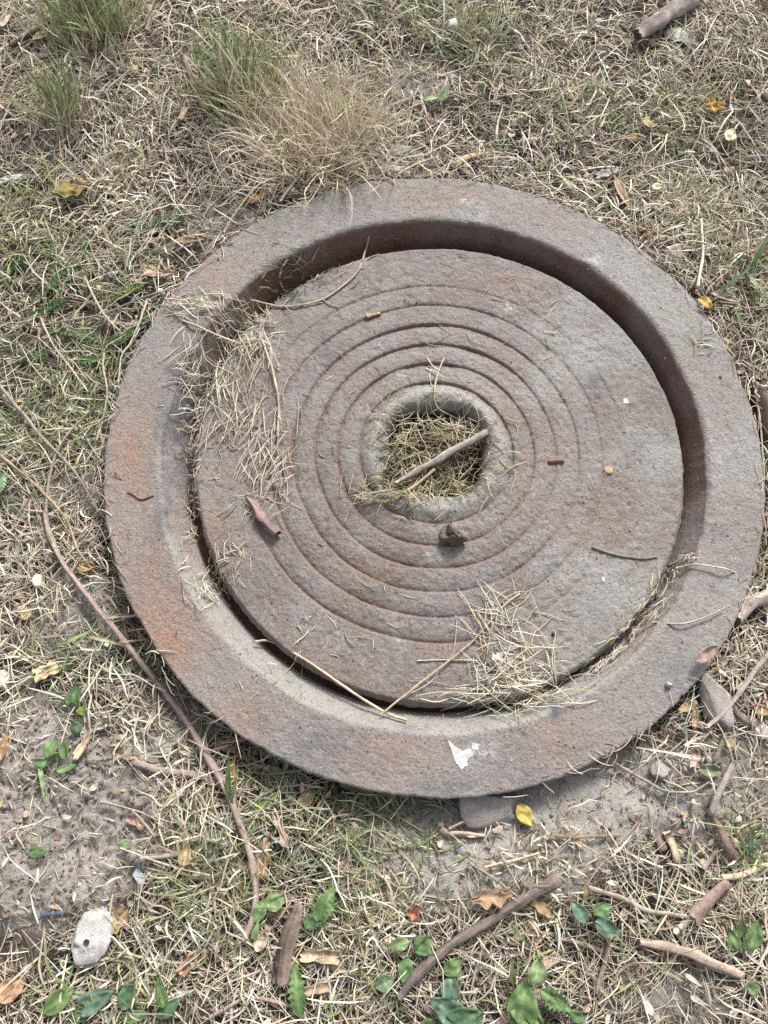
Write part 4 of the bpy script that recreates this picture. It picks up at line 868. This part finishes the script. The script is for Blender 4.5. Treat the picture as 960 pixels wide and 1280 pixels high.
def leaf_mesh(name, L, W, col, shape, curl, cup, wav, vein=1.25, tipcol=None):
    V, Q, av, au = leaf_verts(L, W, shape, curl, cup, (31 if W > .014 else 15), (17 if W > .014 else 9), wav)
    C = np.tile(np.asarray(col, float), (len(V), 1)); C = C * (1 + (vein - 1) * np.exp(-(av / .13) ** 2) + (vein - 1) * .9 * np.maximum(0, np.cos((au * 9 - av * 2.2) * 2 * np.pi)) ** 6)[:, None]
    C = C * (1 - .35 * sm(.25, .6, fbm(V[:, 0] * 220, V[:, 1] * 220 + rng.random() * 9, 1, 2)))[:, None]
    C *= (1 + .35 * fbm(V[:, 0] * 90 + rng.random() * 50, V[:, 1] * 90, 1, 3))[:, None]
    if tipcol is not None: C = C * (1 - au[:, None] ** 2) + np.asarray(tipcol) * au[:, None] ** 2
    V, F_, C = solid_sheet(V, Q, np.clip(C, .01, .85)); return make_mesh(name, V, F_, C)
from mathutils import Euler, Vector
def leaf(label, px, py, Lp, Wp, ang, col, shape='oval', curl=.2, cup=.3, pitch=0, roll=0, lift=3.0, wav=.12, stalk=False, name='dead_leaf', cat='leaf', mat=None, tipcol=None):
    s = scale_at(px, py); L, W = Lp * s, Wp * s
    o = obj(name, leaf_mesh(name, L, W, col, shape, curl, cup, wav, tipcol=tipcol), mat or (M_LEAFD if name != 'green_leaf' else M_LEAFG), label=label, cat=cat)
    a = math.radians(ang); lift = lift + (4.5 if py < 980 or py > 1060 else 2.5) if abs(px - 540) > 330 or abs(py - 612) > 330 else lift
    c = on(px, py, lift * .001)
    e = Euler((math.radians(roll), math.radians(-pitch), a), 'XYZ'); o.rotation_euler = e
    off = e.to_matrix() @ Vector((L * .5, 0, 0)); o.location = (c[0] - off.x, c[1] - off.y, c[2] - min(0, 0) + abs(off.z) * .3 + L * .08 * abs(math.sin(math.radians(pitch))))
    if stalk:
        pth = smooth_path(np.array([(0, 0, curl * L * .24), (-L * .12, L * .02, curl * L * .22), (-L * .28, L * .06, .001)]), .001)
        V, Fq, C = tube(pth, .0005, .0004, np.asarray(col) * .8, 5, .05); obj('leaf_stalk', make_mesh('leaf_stalk', V, Fq, C), M_BARK, o)
    return o
YEL = (.56, .46, .13); TANL = (.48, .36, .22); ORG = (.52, .27, .10); CRM = (.62, .54, .38); BRL = (.30, .18, .11); PNK = (.50, .38, .30); OLV = (.30, .30, .13); RDB = (.26, .11, .07)
leaf('bright yellow oval leaf on the mud beside the grey slab', 656, 1019, 31, 20, -58, YEL, curl=.1, cup=.15, lift=6)
leaf('large orange brown leaf at the lower picture corner', 14, 1236, 42, 27, 35, (.58, .36, .22), curl=.15, cup=.35, lift=4, stalk=True)
leaf('tan upright leaf among the olive stems', 234, 1064, 34, 17, 82, (.52, .40, .23), 'lance', .2, .5, 15, lift=6)
leaf('tan curled leaf on the soil beside the half buried stick', 207, 1011, 33, 19, 62, TANL, 'torn', .2, .5, lift=4)
leaf('pale rolled leaf beside the upright bark stick', 401, 1194, 46, 20, -3, (.62, .49, .33), 'torn', .1, .9, lift=5)
leaf('small cream leaf between the long branch and the upright stick', 326, 1176, 26, 16, 65, CRM, 'oval', .2, .5, lift=5)
leaf('orange leaf half hidden under the big straw tuft', 321, 248, 24, 15, 30, (.55, .31, .11), 'torn', .15, .4, lift=4)
leaf('rust coloured pointed leaf in the lawn far behind the ring', 893, 132, 19, 22, 75, (.52, .30, .06), 'lobed', .1, .3, lift=8)
leaf('mustard leaf left of the rust coloured pointed leaf', 812, 153, 18, 19, 70, (.46, .37, .19), 'oval', .1, .3, lift=7)
leaf('dull orange leaf below the mustard leaf', 792, 172, 18, 11, -5, (.45, .22, .12), 'torn', .1, .3, lift=6)
leaf('amber leaf leaning on the outer edge of the rim', 879, 383, 24, 13, -62, (.58, .38, .10), 'oval', .1, .35, 20, lift=8)
leaf('pale yellow leaf lying on the lawn near the picture edge', 913, 169, 20, 15, 55, (.74, .69, .46), 'oval', .05, .2, lift=9)
leaf('tan leaf lying beside the white stone', 148, 1150, 30, 27, 50, (.48, .38, .20), 'torn', .15, .35, lift=4, tipcol=(.35, .22, .12))
leaf('long curled tan leaf behind the ring', 778, 245, 46, 13, -72, (.58, .44, .30), 'lance', .25, .7, lift=5, stalk=True)
leaf('grey folded leaf beside the long curled tan leaf', 758, 217, 30, 14, 20, (.46, .45, .42), 'torn', .1, .4, lift=6)
leaf('round pale green leaf in the straw near the rim', 822, 234, 15, 12, 10, (.46, .46, .30), 'oval', .1, .3, lift=8)
leaf('crisp tan leaf near the rim beside the fronds', 197, 342, 34, 14, -8, (.60, .44, .32), 'torn', .2, .6, lift=5)
leaf('brown curled leaf above the crisp tan leaf', 238, 301, 40, 11, 4, (.46, .33, .22), 'torn', .2, .7, lift=5)
leaf('golden small leaf beside the long branch', 108, 708, 25, 15, 4, (.50, .36, .16), 'oval', .2, .5, lift=4)
leaf('large cream leaf on the soil left of the ring', 60, 838, 32, 22, 25, (.70, .60, .36), 'torn', .1, .3, lift=4)
leaf('small cream curl on the soil above the large cream leaf', 34, 767, 17, 13, 70, (.62, .50, .28), 'oval', .2, .6, lift=4)
leaf('crumpled brown leaf beside the long branch bend', 331, 1070, 50, 20, 82, (.42, .30, .21), 'torn', .2, .5, lift=5, wav=.3)
leaf('twisted pinkish leaf above the crumpled brown leaf', 350, 1035, 46, 13, -65, (.54, .40, .31), 'torn', .3, .7, lift=6, wav=.3)
leaf('tan leaf under the front of the ring', 383, 999, 24, 17, 25, (.46, .34, .22), 'oval', .2, .3, lift=5)
leaf('narrow orange leaf in the ring\'s shadow', 281, 935, 28, 13, -12, (.40, .25, .13), 'torn', .2, .5, lift=4)
leaf('yellow brown leaf beside the two green blades', 289, 965, 34, 15, 78, (.50, .37, .14), 'lance', .2, .5, lift=4)
leaf('olive leaf tucked under the edge of the ring', 262, 915, 30, 20, -50, (.17, .20, .15), 'oval', .1, .3, lift=3)
leaf('small olive leaf beneath the ring beside the thin stem', 342, 962, 26, 9, -8, (.30, .29, .20), 'oval', .1, .3, lift=6)
leaf('tan leaf at the picture edge above the bare soil', 5, 932, 38, 14, 80, (.52, .34, .18), 'lance', .2, .6, lift=4)
leaf('yellow cream broken leaf beside the grey slab', 858, 884, 26, 12, 25, (.66, .50, .26), 'torn', .2, .5, lift=4)
leaf('upright cream leaf piece below the broken one', 868, 898, 22, 10, 80, (.60, .44, .24), 'torn', .2, .6, lift=4)
leaf('pink curled leaf between the rim and the grey slab', 882, 818, 34, 14, 35, (.46, .33, .29), 'oval', .3, .8, lift=6)
leaf('rolled grey green leaf on the soil near the crooked branch', 887, 963, 30, 15, -5, (.30, .35, .21), 'oval', .1, .8, lift=4)
leaf('pink white leaf piece beside the rolled grey green leaf', 868, 951, 17, 13, 60, (.58, .44, .36), 'torn', .2, .5, lift=4)
leaf('cream curl beside the grey crooked branch', 912, 928, 15, 9, 70, (.64, .52, .30), 'oval', .3, .6, lift=4)
leaf('brown rounded leaf at the picture edge by the slab', 950, 886, 18, 20, 60, (.34, .20, .12), 'oval', .3, .6, lift=4)
leaf('rust red leaf near the thick dark stick', 518, 1141, 20, 13, 70, (.34, .14, .09), 'lobed', .2, .5, lift=6)
leaf('tan lobed leaf leaning on the thick dark stick', 614, 1122, 52, 20, 8, (.40, .27, .17), 'lobed', .2, .5, lift=5)
leaf('amber brown leaf beside the thick dark stick', 676, 1134, 28, 15, -30, (.50, .34, .18), 'torn', .2, .4, lift=4)
leaf('white tattered leaf caught in the straw clump', 625, 829, 26, 17, -62, (.68, .60, .50), 'torn', .2, .4, lift=9)
leaf('tiny brown leaf caught above the white tattered leaf', 606, 818, 22, 5, 150, (.34, .16, .10), 'lance', .2, .4, lift=8)
leaf('pale leaf standing in the straw at the upper corner', 10, 22, 34, 13, 78, (.56, .44, .34), 'lance', .2, .6, lift=6)
leaf('cream leaf beside the dark thin corner twig', 52, 46, 24, 11, 30, (.62, .48, .34), 'oval', .2, .5, lift=4)
leaf('orange fragment at the picture edge below the corner', 2, 133, 16, 14, 70, (.50, .30, .16), 'torn', .2, .4, lift=4)
leaf('mottled green brown leaf above the feathery fronds', 90, 237, 50, 24, 10, (.28, .24, .07), 'lobed', .15, .3, lift=9, tipcol=(.30, .16, .07))
leaf('bleached leaf piece in the low bleached tuft', 229, 143, 20, 8, 75, (.66, .46, .32), 'torn', .2, .6, lift=8)
leaf('pinkish leaf in the straw near the yellow leaf at the rim', 905, 372, 34, 12, -20, (.50, .42, .36), 'torn', .2, .5, lift=6)
leaf('brown leaf lying right of the upright bleached stem', 948, 318, 24, 16, 20, (.34, .20, .14), 'torn', .2, .5, lift=5)
leaf('small brown leaf in the straw behind the rim', 805, 286, 16, 9, -40, (.48, .30, .14), 'oval', .2, .6, lift=5)
leaf('pale pink leaf beside the dark bark chunk', 950, 492, 20, 26, 70, (.58, .46, .42), 'torn', .2, .4, lift=10)
leaf('grey torn leaf on the soil left of the ring front', 118, 908, 36, 18, 20, (.50, .45, .38), 'torn', .25, .5, lift=4, wav=.25)
leaf('curled tan leaf below the grey torn leaf', 103, 934, 30, 12, 62, (.58, .47, .33), 'torn', .3, .8, lift=4)
leaf('pink brown leaf under the olive tuft', 170, 1028, 0.1 + 24, 12, -30, (.42, .29, .23), 'torn', .3, .6, lift=3)
leaf('pink tan leaf below the pale rolled leaf', 425, 1212, 22, 12, -20, (.52, .38, .28), 'torn', .2, .5, lift=4)
leaf('bright tan leaf below the upright bark stick', 393, 1236, 36, 16, 15, (.50, .36, .25), 'torn', .3, .6, lift=3)
leaf('brown leaf among the plants at the white stone', 235, 1205, 30, 18, 50, (.42, .27, .19), 'torn', .3, .5, lift=5)
leaf('cream leaf at the lower edge by the white splinters', 809, 1256, 24, 14, -65, (.68, .62, .52), 'torn', .2, .5, lift=5)
leaf('white splinter of leaf below the smooth brown stick', 868, 1226, 28, 6, -35, (.68, .65, .60), 'lance', .1, .4, lift=4)
leaf('second white splinter below the first near the lower edge', 875, 1252, 26, 7, -25, (.68, .66, .58), 'lance', .1, .4, lift=4)
leaf('pink leaf in the leaf litter beside the seedling', 779, 1144, 16, 10, 70, (.55, .42, .36), 'oval', .2, .5, lift=4)
leaf('peach leaf scrap in the litter near the brown seed stalk', 688, 1200, 24, 15, 30, (.56, .43, .34), 'torn', .2, .5, lift=4)
leaf('peach leaf under the broad leaved plant', 632, 1272, 30, 16, 40, (.54, .40, .33), 'torn', .2, .4, lift=3)
leaf('brown pink leaf above the broad leaved plant', 676, 1242, 24, 15, 15, (.42, .28, .22), 'torn', .2, .4, lift=3)

# ------------------------------------------------------------------ small green plants, each an Empty with stems and leaves
def plant(label, px, py, leaves, name='seedling', cat='seedling', stemcol=(.22, .30, .12), grp=None):
    """leaves: (tip offset x, y in px, length px, width px, angle, shape, colour, height mm, pitch)"""
    c = on(px, py, 0); s = scale_at(px, py); e = empty(name, c, label, cat, grp)
    for (ox, oy, Lp, Wp, ang, shape, col, hz, pt) in leaves:
        L, W = Lp * s, Wp * s; p = np.array([ox * s, -oy * s * 1.05, hz * .001 + .007]); a = math.radians(ang)
        lf = obj('leaf', leaf_mesh('leaf', L, W, col, shape, rng.uniform(-.25, -.05), rng.uniform(.15, .35), .08, 1.35), M_LEAFG, e)
        eu = Euler((rng.normal(0, .15), math.radians(-pt), a), 'XYZ'); lf.rotation_euler = eu
        off = eu.to_matrix() @ Vector((L * .5, 0, 0)); b0 = p - np.array([off.x, off.y, 0]); lf.location = b0
        pth = smooth_path(np.array([(0, 0, -.002), (b0[0] * .5, b0[1] * .5, b0[2] * .75), b0 + [0, 0, -.0004]]), .002)
        V, Fq, C = tube(pth, .0008, .0005, stemcol, 5, .05); obj('stem', make_mesh('stem', V, Fq, C), M_LEAFG, e)
G1 = (.13, .22, .09); G2 = (.18, .28, .11); G3 = (.27, .37, .17); G4 = (.10, .18, .09); GB = (.14, .22, .15)
plant('green serrated leaf pair beside the shaded grass', 402, 1138, [(6, -10, 46, 26, 62, 'serrate', G2, 10, 5), (-8, 8, 30, 18, 40, 'serrate', G1, 6, 5)])
plant('three leaf seedling beside the thick dark stick', 742, 1150, [(-22, -12, 30, 18, 125, 'oval', GB, 12, 0), (10, 4, 32, 22, -25, 'oval', GB, 14, 0), (8, -14, 26, 18, 20, 'oval', G1, 10, 0), (-14, -34, 14, 6, 85, 'lance', (.35, .30, .10), 14, 15)])
plant('broad leaved green plant at the lower edge', 640, 1252, [(10, -12, 40, 38, 80, 'heart', G2, 20, 0), (18, 8, 36, 30, -35, 'heart', G2, 17, 0), (26, -40, 34, 26, 75, 'oval', G3, 24, 8), (52, -6, 44, 22, -30, 'serrate', G1, 12, 0), (36, 26, 46, 26, 15, 'serrate', G1, 10, 0), (-2, -38, 34, 9, 95, 'lance', (.20, .27, .10), 12, 20), (78, 12, 22, 14, -20, 'oval', G1, 6, 0)], 'broad_leaved_plant', 'plant')
plant('dark green plant with rounded leaves at the lower edge', 560, 1262, [(-6, -8, 40, 32, 150, 'heart', GB, 14, 0), (24, 2, 38, 34, 20, 'heart', G4, 16, 0), (2, -26, 34, 24, 80, 'oval', GB, 10, 0), (14, 22, 34, 26, -60, 'heart', GB, 10, 0), (-26, 14, 26, 18, 190, 'oval', G2, 6, 0)], 'broad_leaved_plant', 'plant')
plant('round leaved sprout crossed by the thick dark stick', 520, 1190, [(8, -12, 26, 24, 40, 'oval', G1, 10, 0), (-22, -12, 28, 16, 190, 'oval', G3, 8, 5), (-14, 16, 30, 18, 260, 'oval', G1, 6, 0), (44, 12, 26, 20, 35, 'oval', G2, 8, 0), (-40, 30, 24, 20, 200, 'oval', (.16, .24, .14), 4, 0)])
plant('upright pair of bright green leaves near the light brown stick', 917, 1168, [(-14, -2, 34, 18, 115, 'lance', G2, 14, 20), (12, -4, 40, 22, 70, 'oval', G2, 14, 15), (0, -14, 30, 14, 95, 'lance', G3, 12, 25)])
plant('small green leaves beside the lower end of the long branch', 338, 1128, [(8, -4, 28, 22, 30, 'oval', G3, 8, 0), (-10, 6, 30, 16, 65, 'oval', G2, 7, 5), (-14, 26, 26, 10, 75, 'lance', G3, 5, 10)])
plant('single narrow toothed leaf at the lower edge beside bark', 374, 1236, [(0, -4, 62, 21, 96, 'serrate', G2, 10, 8)])
plant('leafy green weeds below the white stone', 150, 1245, [(-70, 0, 46, 24, 38, 'oval', G2, 8, 0), (-20, -2, 40, 26, 25, 'heart', GB, 8, 0), (16, -6, 34, 22, 70, 'oval', G4, 10, 5), (58, -14, 44, 18, 100, 'lance', G2, 12, 15), (66, 8, 34, 20, 40, 'oval', G4, 6, 0), (30, 16, 36, 16, 10, 'lance', G1, 8, 0), (-44, 16, 28, 16, 200, 'oval', G1, 5, 0)], 'broad_leaved_plant', 'plant')
plant('small weed with several leaves above the bare soil', 74, 944, [(-4, -8, 26, 16, 60, 'oval', G2, 8, 0), (12, -6, 24, 14, 100, 'oval', G1, 8, 0), (-20, 8, 26, 12, 170, 'lance', G1, 6, 0), (18, 14, 28, 10, 20, 'lance', G2, 6, 0), (-12, 30, 62, 6, 285, 'lance', G3, 5, 0), (-14, 10, 16, 10, 250, 'oval', G2, 5, 0)])
plant('tiny green sprout on the bare soil', 52, 1064, [(0, 0, 24, 15, 5, 'oval', G1, 4, 0)])
plant('tiny pale sprout beside the stiff stem', 160, 1054, [(0, 0, 18, 13, 40, 'oval', G3, 4, 0)])
plant('dark green clover like leaf left of the ring front', 100, 872, [(0, -4, 22, 20, 80, 'heart', G1, 9, 0), (8, 16, 14, 11, -60, 'oval', (.20, .25, .06), 5, 0), (4, 36, 18, 14, 250, 'oval', G4, 3, 0)])
plant('two green blades standing in front of the long branch', 294, 985, [(-2, -14, 60, 8, 88, 'lance', G2, 14, 30), (6, -10, 52, 5, 80, 'lance', (.40, .34, .18), 12, 30), (-4, 6, 40, 6, 110, 'lance', G2, 8, 25)], 'grass_shoot', 'grass shoot')
plant('long green blade lying over straw beside the branch', 88, 806, [(16, -8, 72, 6, 24, 'lance', (.30, .38, .16), 8, 0), (52, -2, 50, 5, -14, 'lance', (.38, .40, .22), 9, 0)], 'grass_shoot', 'grass shoot')
plant('green sprig in the lawn behind the ring', 545, 136, [(-4, -2, 24, 10, 20, 'oval', G3, 10, 0), (10, -6, 18, 10, 60, 'oval', G2, 10, 5)])
plant('green blades with a pale stalk beside the picture edge', 935, 345, [(4, -16, 70, 6, 62, 'lance', G1, 16, 25), (-24, 16, 60, 5, 35, 'lance', G4, 12, 10), (0, 26, 60, 6, 290, 'lance', G3, 10, 0)], 'grass_shoot', 'grass shoot')
plant('pale toothed leaf sticking out beside the crossing stems', 8, 612, [(0, 0, 26, 16, 60, 'serrate', (.30, .46, .26), 8, 10)])
plant('blue green grass shoot near the lower picture edge', 936, 1050, [(-10, -4, 44, 7, 95, 'lance', GB, 10, 25), (6, -4, 36, 6, 60, 'lance', GB, 10, 20), (-16, 6, 30, 6, 150, 'lance', G1, 6, 10)], 'grass_shoot', 'grass shoot')
plant('round green leaf under the end of the light brown stick', 936, 1230, [(0, 0, 20, 18, 40, 'oval', (.18, .27, .12), 4, 0)])

# ------------------------------------------------------------------ feathery fronds (yarrow like leaves) creeping left of the ring
def frond(label, pts, wp, col):
    s = scale_at(*pts[len(pts) // 2]); P = np.array([on(a, b_, .005 + .003 * math.sin(k_)) for k_, (a, b_) in enumerate(pts)]); path = smooth_path(P, .0022); n = len(path)
    T = np.gradient(path, axis=0); T /= np.linalg.norm(T, axis=1, keepdims=True); A = np.cross(T, [0, 0, 1.]); A /= np.linalg.norm(A, axis=1, keepdims=True)
    u = np.linspace(0, 1, n); wd = wp * s * .5 * np.sin(np.pi * (u * .85 + .12)) ** .7
    Ps = []
    for k_ in range(9):
        sg = np.where(rng.random(n) < .5, -1, 1); up = rng.uniform(-.2, .9, n)[:, None]
        d = A * sg[:, None] + T * rng.uniform(.2, .9, n)[:, None] + np.array([0, 0, 1.]) * up; d /= np.linalg.norm(d, axis=1, keepdims=True)
        l = (wd * rng.uniform(.5, 1.2, n))[:, None]; b0 = path + T * rng.uniform(-.001, .001, n)[:, None]
        Ps.append(np.stack([b0, b0 + d * l * .55, b0 + d * l + [0, 0, .0006]], 1))
    P = np.concatenate(Ps); m = len(P)
    V, Q, C = strand_mesh(P, np.array([.00045, .00055, .0002])[None] * np.ones((m, 1)), pick(np.array([col, np.array(col) * 1.3, np.array(col) * .75]), m), 3)
    c = path[n // 2]; me = make_mesh('frond_leaf', V, Q, C); rebase(me, c); e = empty('feathery_frond', c, label, 'frond', 'feathery green fronds beside the ring'); obj('frond_leaf', me, M_GRASS, e)
    V, Fq, C = tube(path, .0007, .0004, np.array(col) * .9, 5, .05); me = make_mesh('stem', V, Fq, C); rebase(me, c); obj('stem', me, M_GRASS, e)
FG = (.17, .29, .10); FB = (.22, .32, .17)
frond('long pale feathery frond slanting over the straw', [(42, 380), (60, 362), (78, 342), (98, 330), (112, 322)], 15, (.24, .34, .17))
frond('dark feathery frond below the long pale one', [(40, 394), (56, 388), (72, 380), (86, 374)], 16, (.10, .22, .08))
frond('feathery frond lying closest to the rim', [(120, 436), (140, 428), (160, 420), (182, 402), (190, 390)], 15, FG)
frond('low feathery frond under the bowed straw', [(84, 456), (100, 452), (118, 450), (136, 446)], 14, (.20, .36, .14))
frond('wide feathery frond in the middle of the green patch', [(62, 412), (84, 416), (104, 420), (130, 422)], 14, FB)
frond('yellow green feathery frond beside the white pebble', [(140, 374), (154, 366), (170, 360), (184, 352)], 16, (.26, .34, .10))
frond('short feathery frond at the picture edge', [(8, 340), (22, 330), (34, 322)], 16, FG)
frond('blue green feathery frond above the crisp tan leaf', [(172, 290), (190, 282), (206, 276), (222, 268)], 14, (.20, .30, .17))
frond('small bright feathery frond near the grey stone clod', [(218, 282), (226, 272), (232, 262)], 12, (.20, .36, .12))
frond('faint feathery frond over the bare straw patch', [(96, 318), (104, 308), (110, 296)], 16, FB)
frond('feathery frond under the straight grey stem', [(20, 452), (40, 446), (62, 440)], 14, FG)
